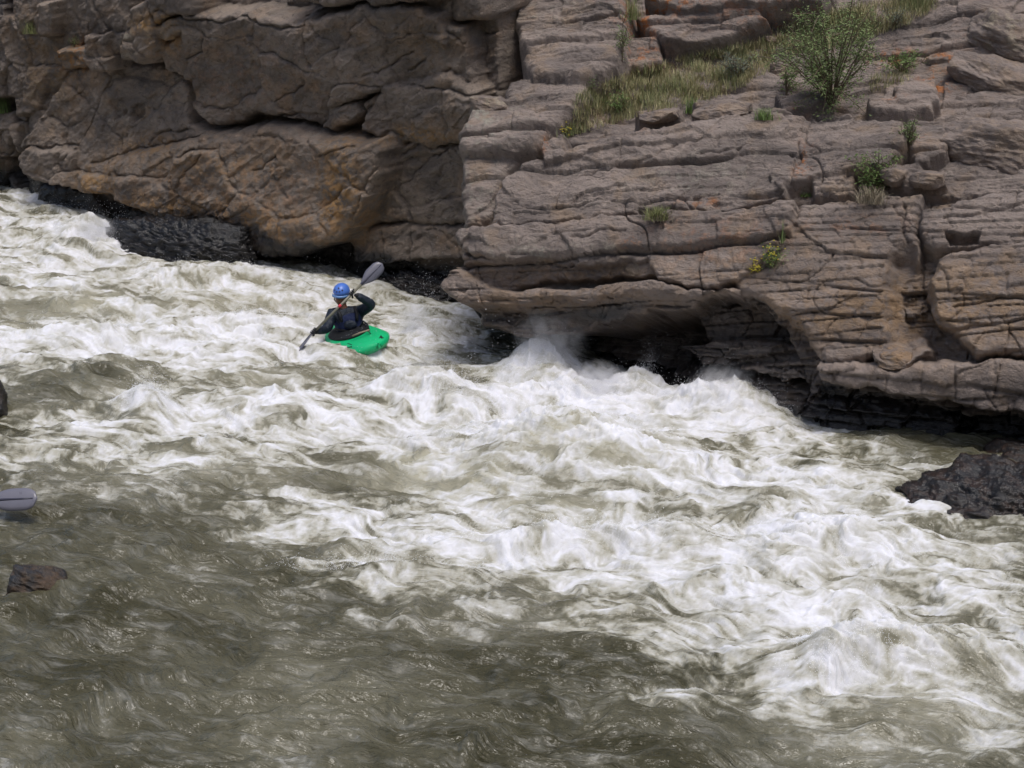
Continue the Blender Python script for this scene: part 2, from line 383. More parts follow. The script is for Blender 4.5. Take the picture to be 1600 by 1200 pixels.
for a in [
    ([(803, 26), (812, -40), (900, -60), (972, -40), (977, 40), (962, 97), (940, 108), (910, 117), (831, 113), (812, 90)], .5, 0, .04, .16),
    ([(812, 79), (865, 86), (925, 70), (960, 80), (940, 108), (910, 117), (831, 113)], .44, 0, .1, .06),
    ([(788, 129), (831, 118), (925, 122), (925, 150), (862, 199), (831, 228), (775, 238), (713, 234), (709, 217), (732, 187), (728, 161), (756, 150), (788, 157)], .30, 0, -.05, .2),
    ([(713, 236), (831, 226), (780, 292), (778, 330), (716, 364)], .08, 0, .05, .12),
    ([(843, 219), (887, 208), (880, 240), (850, 246)], .34, 0, .05, .05),
    ([(775, 300), (830, 250), (960, 214), (1100, 203), (1245, 190), (1330, 186), (1410, 192), (1420, 225), (1395, 262), (1310, 276), (1238, 300), (1215, 312), (1150, 325), (1055, 328), (1000, 332), (935, 345), (880, 347), (770, 357)], .22, 0, .03, .08),
    ([(850, 240), (990, 207), (1100, 190), (1210, 172), (1260, 185), (1240, 215), (1060, 222), (990, 232), (900, 244)], .30, 0, .0, .06),
    ([(770, 330), (880, 322), (990, 315), (1000, 332), (935, 345), (880, 347), (770, 357)], .28, 0, .1, .06),
    ([(1060, 312), (1230, 290), (1225, 312), (1150, 326), (1058, 330)], .27, 0, .1, .05),
    ([(710, 365), (890, 347), (1000, 338), (1240, 322), (1240, 380), (1150, 442), (1100, 448), (1030, 440), (1016, 407), (960, 416), (890, 416), (827, 409), (767, 409), (725, 397), (708, 380)], .30, 0, .05, .08),
    ([(714, 400), (767, 412), (1030, 412), (1030, 434), (925, 438), (869, 441), (767, 448), (735, 430)], .14, 0, .35, .05),
    ([(720, 462), (1150, 460), (1120, 516), (960, 519), (840, 527), (781, 521), (740, 510), (731, 496), (733, 485), (722, 470)], -.02, 0, .9, .06),
    ([(688, 450), (710, 420), (743, 440), (792, 450), (890, 454), (1016, 440), (1060, 450), (1150, 453), (1150, 464), (1020, 462), (900, 468), (800, 470), (730, 474), (708, 464)], .34, 0, .1, .05),
    ([(995, 178), (1060, 170), (1064, 186), (1000, 194)], 0.24, 0, -.1, .05),
    ([(1083, 162), (1165, 154), (1172, 174), (1100, 188)], 0.26, 0, -.1, .06),
    ([(1215, 150), (1290, 140), (1300, 165), (1230, 182)], 0.13, 0, -.1, .06),
    ([(1270, 282), (1338, 275), (1332, 310), (1280, 314)], 0.15, 0, -.1, .06),
    ([(1398, 268), (1440, 250), (1472, 290), (1420, 300), (1393, 290)], 0.16, 0, -.1, .07),
    ([(1420, 182), (1472, 187), (1480, 240), (1440, 256), (1425, 222)], 0.16, 0, -.1, .08),
    ([(1400, 130), (1462, 120), (1468, 160), (1400, 165)], 0.16, 0, -.1, .07),
    ([(1352, 152), (1460, 150), (1455, 172), (1362, 170)], 0.16, 0, -.1, .06),
    ([(990, 30), (1060, 15), (1170, 5), (1200, 30), (1120, 60), (1040, 62)], .3, 0, .0, .09),
    ([(1005, 0), (1110, -40), (1300, -40), (1280, 0), (1060, 12)], .42, 0, .0, .08),
    ([(960, 60), (1030, 55), (1035, 95), (965, 108)], .2, 0, .0, .09),
]:
    Rw.slab(*a)
q = T - .13 * S * sm(1.5, 3, T)
Rw.H += strata(q, S, .58, 3, .10, .07) * (1 - .4 * sm(4.5, 6, T)) + strata(q + .1, S, .17, 13, .018, .016) * sm(-.25, .25, fbm(S * .7, T * 1.2, 2, 77) + .05)
Rw.H += .10 * fbm(S * .7, T * .9, 2, 31) + .05 * fbm(S * 1.7, T * 3, 4, 32) + .014 * ridged(S * 4, T * 9, 4, 35) + .01 * fbm(S * 20, T * 26, 3, 36)
F1, F2, R1, R2, DX, DY = voro(S * 1.6 + .3 * fbm(S * 2, T * 2, 3, 133), q * 3.2 + .2 * fbm(S * 3, T * 3, 2, 134), 141)
Rw.H += .05 * (R1 - .5) + .09 * (R2 - .5) * DX + .05 * (R1 - .5) * DY
F1, F2, R1, R2, DX, DY = voro(S * 5 + .3 * fbm(S * 6, T * 6, 3, 143), q * 10, 151)
Rw.H += .02 * (R1 - .5) + .03 * (R2 - .5) * DX
Rw.cut([(755, 524), (1107, 517), (1135, 506), (1170, 490), (1205, 500), (1250, 530), (1292, 564), (1292, 612), (1250, 760), (700, 760), (700, 560)], -1.3, 14)
for a in [
    ([(1135, 440), (1215, 398), (1232, 370), (1248, 318), (1440, 300), (1432, 400), (1402, 450), (1414, 530), (1355, 562), (1300, 564), (1278, 553), (1250, 523), (1227, 497), (1183, 470), (1150, 455)], .28, 0, .0, .14),
    ([(1450, 442), (1470, 400), (1600, 370), (1900, 360), (1900, 560), (1525, 550), (1465, 500)], .36, 0, .0, .14),
    ([(1436, 330), (1600, 280), (1900, 270), (1900, 372), (1600, 380), (1500, 386), (1440, 380)], .32, 0, .0, .1),
    ([(1370, 545), (1420, 528), (1445, 548), (1410, 566), (1370, 565)], .5, 0, .0, .07),
    ([(1278, 565), (1380, 574), (1520, 560), (1900, 560), (1900, 650), (1520, 643), (1420, 617), (1330, 606), (1285, 592)], .48, 0, .15, .08),
    ([(1090, 480), (1150, 458), (1205, 470), (1262, 530), (1250, 545), (1180, 535), (1110, 540)], -.5, 0, .3, .1),
    ([(1060, 540), (1120, 528), (1190, 532), (1262, 545), (1265, 566), (1105, 572)], -.32, .1, .1, .08),
    ([(1148, 543), (1222, 540), (1225, 553), (1160, 558)], -.12, 0, .0, .04),
    ([(1000, 610), (1140, 572), (1290, 575), (1300, 606), (1250, 650), (1010, 690)], -.38, 0, -.35, .08),
    ([(1165, 575), (1280, 562), (1290, 586), (1220, 592)], -.12, 0, .0, .05),
    ([(1010, 612), (1130, 590), (1240, 596), (1230, 612), (1080, 625)], -.22, 0, -.2, .05),
]:
    Rw.slab(*a)
Rw.H += (strata(q + .02, S, .2, 43, .05, .03) + 0 + .02 * ridged(S * 4, T * 10, 3, 45)) * (1 - sm(2.6, 3.2, T))
Rw.cut([(1290, 612), (1420, 622), (1520, 647), (1900, 655), (1900, 860), (1100, 860), (1180, 640)], -.35)
for a in [([(1170, 610), (1330, 606), (1440, 640), (1440, 720), (1150, 720)], -.08, 0, -.5, .06), ([(1300, 622), (1420, 630), (1500, 655), (1500, 720), (1290, 720)], -.02, 0, -.4, .06)]:
    Rw.slab(*a)
Rw.H += (strata(q, S, .10, 83, .09, .06) + .05 * ridged(S * 5, T * 9, 3, 84)) * (Rw.H < -.1) * (T < 3.2)
Rw.H += (strata(q * .9 + T * .08, S, .085, 53, .022, .022) + strata(T, S, .3, 59, .03, .03)) * sm(3.2, 4.2, S + .3 * fbm(S, T, 2, 58)) * (1 - sm(4.1, 4.7, T))
low = 1 - sm(1.75, 2.1, T + .0 * S)
Rw.H += low * (strata(q + .03, S, .11, 63, .14, .10) + .04 * ridged(S * 4, T * 8, 3, 67))
for c in ([(1000, 345), (1000, 332)], [(1412, 330), (1418, 420), (1405, 450), (1415, 530)], [(1440, 330), (1440, 440), (1470, 520)], [(1215, 318), (1238, 300), (1250, 250), (1248, 230)],
          [(900, 380), (960, 370), (985, 372)],
          [(920, 275), (1000, 262), (1060, 235)], [(1100, 250), (1160, 240)], [(1480, 350), (1600, 330)], [(1500, 480), (1600, 474)]):
    Rw.crack(c, .05, .014)
Rw.cut([(1452, 322), (1468, 316), (1486, 318), (1484, 331), (1462, 335)], .14, 5); Rw.cut([(1485, 383), (1532, 379), (1532, 391), (1490, 392)], .12, 6)
Rw.cut([(1402, 420), (1420, 415), (1450, 470), (1440, 530), (1415, 535)], .04, 2)
d, _ = Rw.sdf(nose, .2)
Rw.H = np.where(d < 0.10, Rw.H - .16 * (1 - np.clip(d / .10, 0, 1)) ** 2 - 5.0 * np.maximum(-d, 0), Rw.H)
Rw.H = np.maximum(Rw.H, -4.5)
Pz = Rw.points(); wr_ = Pz[..., 2] - wz(Pz[..., 0], Pz[..., 1])
wet_shadeR = 1 - sm(.36, .62, wr_ + .22 * fbm(S * 1.5, T * 3, 4, 92) + .10 * sm(4, 6.5, S))
wet_shadeR = np.maximum(wet_shadeR, .75 * (Rw.H < -.25) * (1 - sm(.7, 1.1, wr_)))  # low recesses: wet rock with their shade painted in
wet_shadeR = np.maximum(wet_shadeR, Rw.blob([(1000, 575, 190, 50, 1.1), (1150, 605, 150, 30, 1.0), (1120, 530, 80, 30, .8)], -.2) * (Rw.H < .1))  # wet cave rock, darkened further to paint the shade of the recess
wet_shadeR = np.maximum(wet_shadeR, Rw.blob([(790, 496, 60, 16, .8), (950, 494, 130, 20, 1.0), (1080, 490, 70, 22, .9)], -.05))  # shade under the brow, painted as darkening on its down-facing face
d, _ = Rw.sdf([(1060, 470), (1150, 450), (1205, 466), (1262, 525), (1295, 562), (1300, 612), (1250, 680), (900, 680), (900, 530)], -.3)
wet_shadeR = np.maximum(wet_shadeR * (1 - .35 * sm(0, .12, d) * (wr_ > .15)), .68 * sm(0, .12, d) * (Rw.H < .12))  # cave interior: wetness and painted shade share one tone
rustR = Rw.blob([(1030, 20, 70, 14, 1), (1000, 50, 30, 30, 1), (1010, 85, 30, 14, .8), (1460, 105, 30, 16, 1), (1475, 75, 40, 12, .9), (1400, 70, 60, 12, .7), (850, 230, 8, 14, 1.2), (1258, 262, 12, 28, 1.2),
                 (1120, 320, 60, 7, .7), (990, 388, 14, 9, .9), (1250, 175, 12, 6, .9), (1400, 150, 14, 5, .9), (1440, 215, 10, 6, .8), (1120, 380, 110, 30, .3), (1200, 30, 100, 20, .5), (980, 215, 30, 6, .6), (1330, 360, 100, 20, .3), (1560, 60, 60, 60, .3)])
ochR = Rw.blob([(1450, 480, 250, 70, .6), (1250, 500, 90, 40, .5), (900, 430, 200, 12, .4), (1560, 500, 80, 60, .5), (900, 480, 180, 25, .5), (1150, 430, 100, 30, .3)])
paleR = Rw.blob([(760, 195, 60, 40, .9), (860, 50, 70, 40, .35), (900, 400, 160, 14, .6), (1100, 290, 120, 40, .4), (1580, 60, 60, 60, .5), (1540, 220, 80, 30, .4), (1300, 330, 150, 30, .35), (740, 300, 40, 60, .5), (1000, 420, 30, 20, .6)])
outcrop = Rw.build('rock_outcrop', M_right, wet=wet_shadeR, ochre=ochR, pale=paleR, rust=rustR)
tag(outcrop, kind='structure')

def hit(px, py, walls=None):
    best = None; o = Vector(Ov); d = Vector(ray(px, py)).normalized()
    for w in (walls or (Rw, L)):
        r = w.bvh.ray_cast(o, d)
        if r[0] is not None and (best is None or r[3] < best[3]): best = r
    return (np.array(best[0]), np.array(best[1]), best[3]) if best else (at(px, py, 20), np.array([0, -1, 0]), 20)

# ---- loose boulders: cut polyhedra with worn edges
def boulder(name, center, size, rot_z, seed, mat, label, cat='boulder', tilt=(0, 0), wet=0.0, rust=.1, ochre=.08, pale=.4, nu=150, nv=90, nplanes=16, flat=1.0, rug=1.0, lay=1.0):
    r = np.random.default_rng(seed)
    u = np.linspace(0, 2 * math.pi, nu, endpoint=False); v = np.linspace(0.0, math.pi, nv)
    U, Vv = np.meshgrid(u, v); D = np.stack([np.cos(U) * np.sin(Vv), np.sin(U) * np.sin(Vv), np.cos(Vv)], -1)
    N = r.normal(size=(nplanes, 3)); N /= np.linalg.norm(N, axis=1)[:, None]
    N = np.concatenate([N, [[0, 0, 1], [0, 0, -1], [0, -1, .1], [1, 0, .1], [-1, 0, 0]]]); dd = r.uniform(.78, 1.0, len(N))
    R = np.full(U.shape, 1.25)
    for n, k in zip(N, dd):
        c = D @ n; R = np.minimum(R, np.where(c > .05, k / np.maximum(c, .05), 9))
    for _ in range(2):
        R = (R + np.roll(R, 1, 1) + np.roll(R, -1, 1)) / 3
        R[1:-1] = (R[1:-1] + R[:-2] + R[2:]) / 3
    P = D * R[..., None] * np.array(size) * .5
    x, y, z = P[..., 0], P[..., 1], P[..., 2]; s = max(size)
    k = 1.0
    nz = rug * .05 * fbm(x * 4 + z * 2.1 + seed, z * 5 * lay + y * 3, 4, seed) + rug * .03 * ridged((x + y) * 6, z * 14 * lay + y * 2, 4, seed + 3) + .01 * fbm((x - y) * 20, z * 24 + x * 5, 3, seed + 5)
    nz[0] = nz[0].mean(); nz[-1] = nz[-1].mean()
    P = P + D * (nz * min(1, s) * 1.0)[..., None]
    V = P.reshape(-1, 3); i = np.arange(nu * nv).reshape(nv, nu); j = np.roll(i, -1, 1)
    F = np.stack([i[:-1], i[1:], j[1:], j[:-1]], -1).reshape(-1, 4)
    one = np.ones(len(V)); o = mesh(name, V, F, mat, attrs=dict(wet=one * wet, rust=one * rust, ochre=one * ochre, pale=one * pale, st=np.stack([V[:, 0] + V[:, 1] * .5, V[:, 2] * 1.0, V[:, 1]], -1)))
    o.location = center; o.rotation_euler = (tilt[0], tilt[1], rot_z)
    return tag(o, label, cat)
def wall_boulder(px, py, w, h, dm, seed, label, mat=M_right, back=.25, tilt=(0, 0), **k):
    p, n, dist = hit(px, py); ppm = FPX / (dist * .97)
    p = p + np.array([0, 1, 0]) * dm * back
    rz = math.atan2(Rw.e[1], Rw.e[0])
    o = boulder('boulder', p, (w / ppm, dm, h / ppm), rz, seed, mat, label, tilt=tilt, **k); o['group'] = 'loose stones lying on the outcrop'; return o
wall_boulder(1560, 232, 190, 92, .9, 3, 'big grey boulder at the right edge with a black gap below it', back=.1, tilt=(.1, .08))
wall_boulder(1570, 128, 160, 62, .8, 5, 'flat grey boulder leaning above the biggest one at the right edge', back=.2, tilt=(.2, .3))
wall_boulder(1580, 62, 130, 80, .8, 8, 'pale speckled boulder topmost at the right edge of the outcrop', back=.2, tilt=(.2, .25), pale=.9)
wall_boulder(766, 166, 66, 30, .45, 12, 'small rounded pale boulder perched on the nose of the outcrop', back=.2, pale=.9)
wall_boulder(1128, 172, 88, 24, .5, 14, 'flat slab lying at the foot of the dry grass slope', tilt=(.1, -.06), back=.1)
wall_boulder(1030, 182, 70, 20, .4, 17, 'thin dark slab left of the flat one below the grass', tilt=(.1, -.12), back=.1)
wall_boulder(1225, 112, 44, 34, .35, 19, 'small grey block left of the big leafy bush', back=.1)
wall_boulder(1452, 282, 56, 30, .35, 23, 'angular dark stone beneath the big boulder at right', back=.1)
wall_boulder(1400, 276, 46, 36, .35, 29, 'grey stone beside the feathery bright green plant', back=.1)
wall_boulder(1206, 62, 20, 12, .2, 31, 'little bluish stone left of the bush near the top', back=.1)
wall_boulder(1400, 560, 64, 34, .4, 37, 'weathered stone lodged at the foot of the rock gully', back=.1, ochre=.5)

p = on_water(1560, 790)
boulder('boulder', p + np.array([.05, .1, -.08]), (2.15, 1.6, .8), -.15, 42, M_wet, 'black wet boulder breaking the water at the right edge', wet=.9, rust=.3, ochre=.2, pale=0, rug=2.2, nu=260, nv=160, nplanes=22, tilt=(.12, -.12), lay=1.6)
p = on_water(1580, 728)
boulder('boulder', p + np.array([.3, .2, -.05]), (1.0, .8, .42), .2, 45, M_wet, 'smooth dark wet boulder just behind the black one at right', wet=.75, rust=.2, ochre=.1, pale=0)
p = on_water(62, 924)
boulder('boulder', p + np.array([0, 0, .075]), (.50, .32, .25), .1, 52, M_wet, 'small brown rock poking out of the calm water at left', cat='rock', wet=.7, rust=.1, ochre=.5, rug=1.6, pale=0, tilt=(0, .2))
p = on_water(-14, 640)
boulder('boulder', p + np.array([0, 0, .12]), (.34, .4, .6), .1, 57, M_wet, 'dark wet rock cut by the left edge of the photo', cat='rock', wet=.8, rust=.1, ochre=.1, pale=0)
p = on_water(630, 455)
boulder('boulder', p + np.array([.1, .35, -.02]), (1.7, .9, .55), -.35, 63, M_wet, 'low black wet boulder behind the raised paddle blade', wet=.95, rust=.1, ochre=.1, pale=0, nu=220, nv=120, lay=1.5, rug=2.2)
p = on_water(235, 425)
boulder('boulder', p + np.array([.25, 1.0, .05]), (2.6, 1.0, 1.15), -.45, 66, M_wet, 'black wet boulder under the ochre slab beside the chute', wet=1.0, rust=.1, ochre=.1, pale=0, nu=240, nv=150, rug=2.5, lay=1.5)

# ---- unseen slope added behind the viewer to hold back low sky light
gxx, gyy = np.meshgrid(np.linspace(-70, 70, 120), np.linspace(-60, -3, 50))
hz = 2.6 + .55 * np.maximum(0, -4 - gyy) + 1.5 * fbm(gxx * .08, gyy * .08, 4, 77) - 5.5 * sm(-5.5, -3, gyy)
M_blocker = rock_mat('blocker_scree', (.12, .11, .085), (.07, .068, .05), (.10, .11, .06))
one = np.zeros(gxx.size)
blocker = mesh('unseen_sky_blocker', np.stack([gxx, gyy, hz], -1).reshape(-1, 3), grid_faces(120, 50), M_blocker, attrs=dict(wet=one, rust=one, ochre=one, pale=one, st=np.stack([gxx, gyy, hz], -1).reshape(-1, 3))); tag(blocker, kind='structure')
# ------------------------------------------------------------------ river
def water_ellipses(items):                                     # surveyed from the photo, kept as metres on the river
    out = []
    for it in items:
        px, py, rx, ry, am = it[:5]; rot = it[5] if len(it) > 5 else 0.0
        c = on_water(px, py); ex = on_water(px + rx * math.cos(rot), py + rx * math.sin(rot)) - c
        ey = on_water(px - ry * math.sin(rot), py + ry * math.cos(rot)) - c
        out.append((c[:2], np.linalg.inv(np.array([[ex[0], ey[0]], [ex[1], ey[1]]])), am))
    return out
def field(items, x, y, mode='sum', pw=1.0):
    f = np.zeros(x.shape)
    for c, A, am in water_ellipses(items):
        dx = x - c[0]; dy = y - c[1]
        u = A[0, 0] * dx + A[0, 1] * dy; v = A[1, 0] * dx + A[1, 1] * dy
        g = am * np.exp(-(u * u + v * v) ** pw)
        f = f + g if mode == 'sum' else np.maximum(f, g)
    return f
# how foamy each reach is
FOAM = [(250, 742, 330, 50, .17), (640, 955, 300, 40, .13), (1100, 1010, 260, 60, .14), (430, 830, 240, 30, .08), (330, 700, 300, 40, .16), (560, 800, 200, 50, .14), (855, 585, 50, 26, .6), (900, 622, 120, 22, .35), (1140, 640, 90, 24, .35), (830, 695, 130, 26, .35), (1300, 870, 120, 40, .25), (860, 852, 120, 20, .25), (1330, 1050, 60, 30, .3), (660, 630, 90, 16, .3), (420, 515, 120, 16, .3), (120, 525, 120, 16, .3), (160, 385, 70, 40, .3), (150, 430, 330, 120, .46), (450, 470, 300, 80, .32), (60, 350, 160, 60, .5), (80, 540, 260, 60, .5), (430, 540, 220, 50, .42), (420, 650, 220, 60, .42), (660, 640, 200, 60, .5), (680, 510, 120, 60, .42),
        (860, 600, 130, 60, .6), (1000, 640, 220, 40, .62), (1150, 640, 130, 40, .55), (820, 730, 260, 90, .50), (1080, 720, 200, 70, .42), (860, 850, 260, 50, .5), (620, 830, 160, 40, .15), (570, 900, 160, 26, .30), (1280, 860, 260, 120, .62), (1350, 960, 200, 90, .25), (1480, 1060, 200, 110, .25), (1160, 760, 160, 60, .3),
        (1120, 930, 200, 60, .36), (1340, 1050, 140, 60, .45), (1460, 1010, 160, 30, .42), (1560, 930, 90, 60, .3), (1560, 1120, 120, 80, .22), (1080, 1090, 150, 18, .25), (660, 780, 160, 60, .15), (150, 700, 260, 60, .14),
        (300, 830, 300, 60, -.05), (120, 1000, 200, 80, .02), (1320, 720, 130, 60, .18), (1180, 830, 200, 40, .2), (640, 920, 80, 14, .25), (1000, 985, 90, 16, .2), (230, 640, 70, 26, .4), (120, 655, 120, 14, .3),
        # glassy olive tongues
        (70, 478, 110, 24, -.5), (290, 478, 110, 20, -.25), (150, 600, 150, 36, -.26), (470, 585, 120, 18, -.3), (590, 740, 140, 34, -.5), (220, 745, 220, 26, -.2), (690, 590, 40, 18, -.3), (745, 590, 40, 24, -.3),
        (1085, 815, 70, 22, -.4), (1500, 690, 130, 26, -.25), (1420, 1090, 70, 44, -.3), (1480, 960, 90, 26, -.35), (1060, 660, 50, 14, -.3), (900, 770, 100, 24, -.12), (560, 510, 50, 12, -.2), (330, 940, 300, 40, -.1),
        (420, 1060, 320, 50, -.2), (820, 1000, 200, 40, -.08), (1260, 930, 50, 22, -.25), (1200, 800, 60, 18, -.2), (700, 1070, 260, 40, -.12), (790, 545, 40, 26, -.2)]
# bubbles under the surface: the cream tone
AER = [(300, 725, 340, 60, .45), (250, 450, 420, 120, .8), (100, 360, 200, 80, .5), (400, 600, 420, 110, .6), (850, 720, 320, 130, 1.0), (700, 560, 300, 90, .6), (1050, 660, 250, 60, .6), (1200, 830, 320, 130, .6), (1420, 1090, 230, 120, .62), (1450, 900, 180, 100, .4), (900, 950, 300, 60, .35), (600, 860, 300, 70, .35), (150, 720, 300, 70, .28)]
# standing waves and holes: metres of height
BUMP = [(60, 330, 120, 40, .20), (140, 385, 60, 25, .25), (330, 440, 150, 22, .22), (520, 455, 60, 14, .15), (60, 500, 120, 24, -.12), (270, 478, 130, 14, .06), (420, 510, 140, 14, .12), (100, 530, 200, 14, .14),
        (150, 592, 130, 26, .16), (140, 650, 160, 14, -.12), (235, 645, 44, 18, .30), (420, 640, 140, 24, .10), (490, 590, 120, 12, .08), (600, 672, 140, 12, -.05), (650, 622, 80, 15, .26), (720, 645, 70, 14, .18), (690, 600, 90, 12, -.08),
        (800, 535, 80, 30, -.10), (850, 585, 56, 26, .42), (575, 556, 40, 4, .10), (468, 552, 26, 10, -.17), (590, 556, 20, 6, .04), (930, 625, 130, 14, .16), (1000, 615, 40, 16, .16), (1130, 640, 100, 16, .30), (1040, 668, 200, 10, -.04), (850, 712, 150, 30, .34), (960, 730, 200, 40, .16), (860, 810, 200, 24, -.10), (590, 742, 120, 30, -.10),
        (900, 852, 180, 14, .16), (1060, 845, 60, 18, .10), (1080, 815, 80, 18, .08), (600, 898, 150, 10, .09), (640, 815, 140, 14, .07), (1290, 850, 120, 24, .16), (1210, 880, 60, 30, .10), (1390, 800, 80, 40, .06), (1320, 920, 160, 24, -.08), (1200, 930, 130, 14, .07),
        (1330, 1040, 70, 26, .10), (1430, 1030, 150, 34, .26), (1470, 965, 140, 20, -.08), (1450, 1140, 170, 40, -.06), (600, 1175, 120, 20, .05), (100, 930, 100, 20, .05), (230, 745, 220, 16, .06), (130, 700, 140, 12, .05), (200, 800, 200, 14, .03), (430, 870, 200, 16, .03), (1080, 1085, 160, 10, .04), (1500, 680, 130, 16, .05)]
ny, nx = 1150, 940
d0, d1 = 5.2, 29.0
yy = d0 * (d1 / d0) ** np.linspace(0, 1, ny)
X = np.linspace(-1, 1, nx)[None, :] * (2.2 + .40 * yy[:, None]); Y = np.broadcast_to(yy[:, None], X.shape).copy()
# eddies: trace every point upstream through a swirling current, then look up the foam noise there
gs = .06; gx0, gy0 = -16.0, 3.0; gnx, gny = 540, 470
GX, GY = np.meshgrid(gx0 + gs * np.arange(gnx), gy0 + gs * np.arange(gny))
psi = 1.0 * pn(GX / 1.7, GY / 1.7, 301) * 1.2 + .50 * pn(GX / .8, GY / .8, 302) + .16 * pn(GX / .34, GY / .34, 303)
dens_g = np.clip(field(FOAM, GX, GY) + .12, 0, 1)
vx = np.gradient(psi, gs, axis=0) * (.35 + .65 * dens_g); vy = -np.gradient(psi, gs, axis=1) * (.35 + .65 * dens_g)
vx += 1.25; vy += -.45
def bil(G, x, y):
    u = np.clip((x - gx0) / gs, 0, gnx - 2.001); v = np.clip((y - gy0) / gs, 0, gny - 2.001)
    i = u.astype(np.int32); j = v.astype(np.int32); fu = u - i; fv = v - j
    g = G.ravel(); k = j * gnx + i
    return (g[k] * (1 - fu) + g[k + 1] * fu) * (1 - fv) + (g[k + gnx] * (1 - fu) + g[k + gnx + 1] * fu) * fv
bx, by = X.copy(), Y.copy()
for _ in range(6):
    ux = bil(vx, bx, by); uy = bil(vy, bx, by)
    bx -= .032 * ux; by -= .032 * uy
D = field(FOAM, X, Y) + .20
D = np.where(D > 0, .88 * (1 - np.exp(-1.25 * np.maximum(D, 0))), D)
# flow-aligned coordinates of the traced points (u downstream, w across)
fu = .94 * bx - .34 * by; fw = .34 * bx + .94 * by
n_big = fbm(fu * .55, fw * 1.1, 3, 401)
n_mid = fbm(fu * 1.5, fw * 3.4, 4, 411)
n_rid = ridged(fu * 1.3 + .3 * n_mid, fw * 3.0, 5, 421, .62)
n_fin = fbm(fu * 7, fw * 16, 4, 431, .6) + .6 * fbm(X * 9, Y * 13, 4, 433, .7)
B = field(BUMP, X, Y)
lapl = -(np.gradient(np.gradient(B, axis=1), axis=1) * 40 + 0)
n_iso = fbm(X * 2.2 + .5 * n_mid, Y * 3.4, 5, 441, .62)
N = .30 * (n_rid - .58) * 1.5 + .40 * n_mid + .45 * n_iso + .30 * n_fin + .22 * n_big
raw = D * 1.62 - .47 + N * (.85 + .65 * sm(.08, .4, D) - .3 * sm(.5, .9, D))
foam = sm(-.28, .92, raw); solid = sm(.25, 1.15, raw)
aer = np.clip(field(AER, X, Y, 'max') * (.75 + .9 * n_big + .5 * n_mid) + .2 * foam, 0, 1)
aer = np.maximum(aer, np.clip(.09 + .22 * n_big + .1 * n_mid, 0, .3))
aer = np.maximum(aer, .72 * sm(-.30, .45, raw) * sm(.1, .4, D))
turb = np.clip(D, 0.06, 1.0)
# heights
Z = wz(X, Y) + B
wob = fbm(X * .9 - .3 * Y, Y * 1.3, 3, 501)
Z += (.05 + .20 * turb) * wob * .8
t1 = fbm(fu * 1.7, fw * 2.6, 4, 511); t2 = ridged(fu * 2.6 + .5 * t1, fw * 4.2, 4, 521, .55)
Z += turb * (.15 * t1 + .07 * (t2 - .5))
pk = ridged(X * 5 + .6 * t1, Y * 5 + .6 * n_mid, 4, 531, .6)                      # torn crests
crest = np.clip(B * 3.2, 0, 1) * np.clip(D, 0, 1) * sm(.1, .6, raw)
Z += crest * .20 * np.clip(pk - .35, 0, 1) ** 1.5
Z += .02 * solid * fbm(X * 9, Y * 9, 4, 541, .65) * (.6 + turb) + .012 * foam * fbm(X * 17, Y * 17, 3, 551)
calm = 1 - sm(.15, .5, D)
rp = ridged(fu * 1.3 + .25 * n_mid, fw * 4.6, 4, 561, .6) - .5
k_ = .55 + .45 * calm
Z += k_ * (.16 * fbm(X * .75 + .4 * n_mid, Y * 2.0, 3, 575, .5) + .075 * fbm(fu * 1.6 + .5 * n_mid, fw * 4.4, 3, 576, .5) + .020 * fbm(fu * 2.6 + n_mid, fw * 10, 3, 571, .55) + .004 * fbm(X * 13, Y * 24, 2, 581, .6)) + .012 * rp
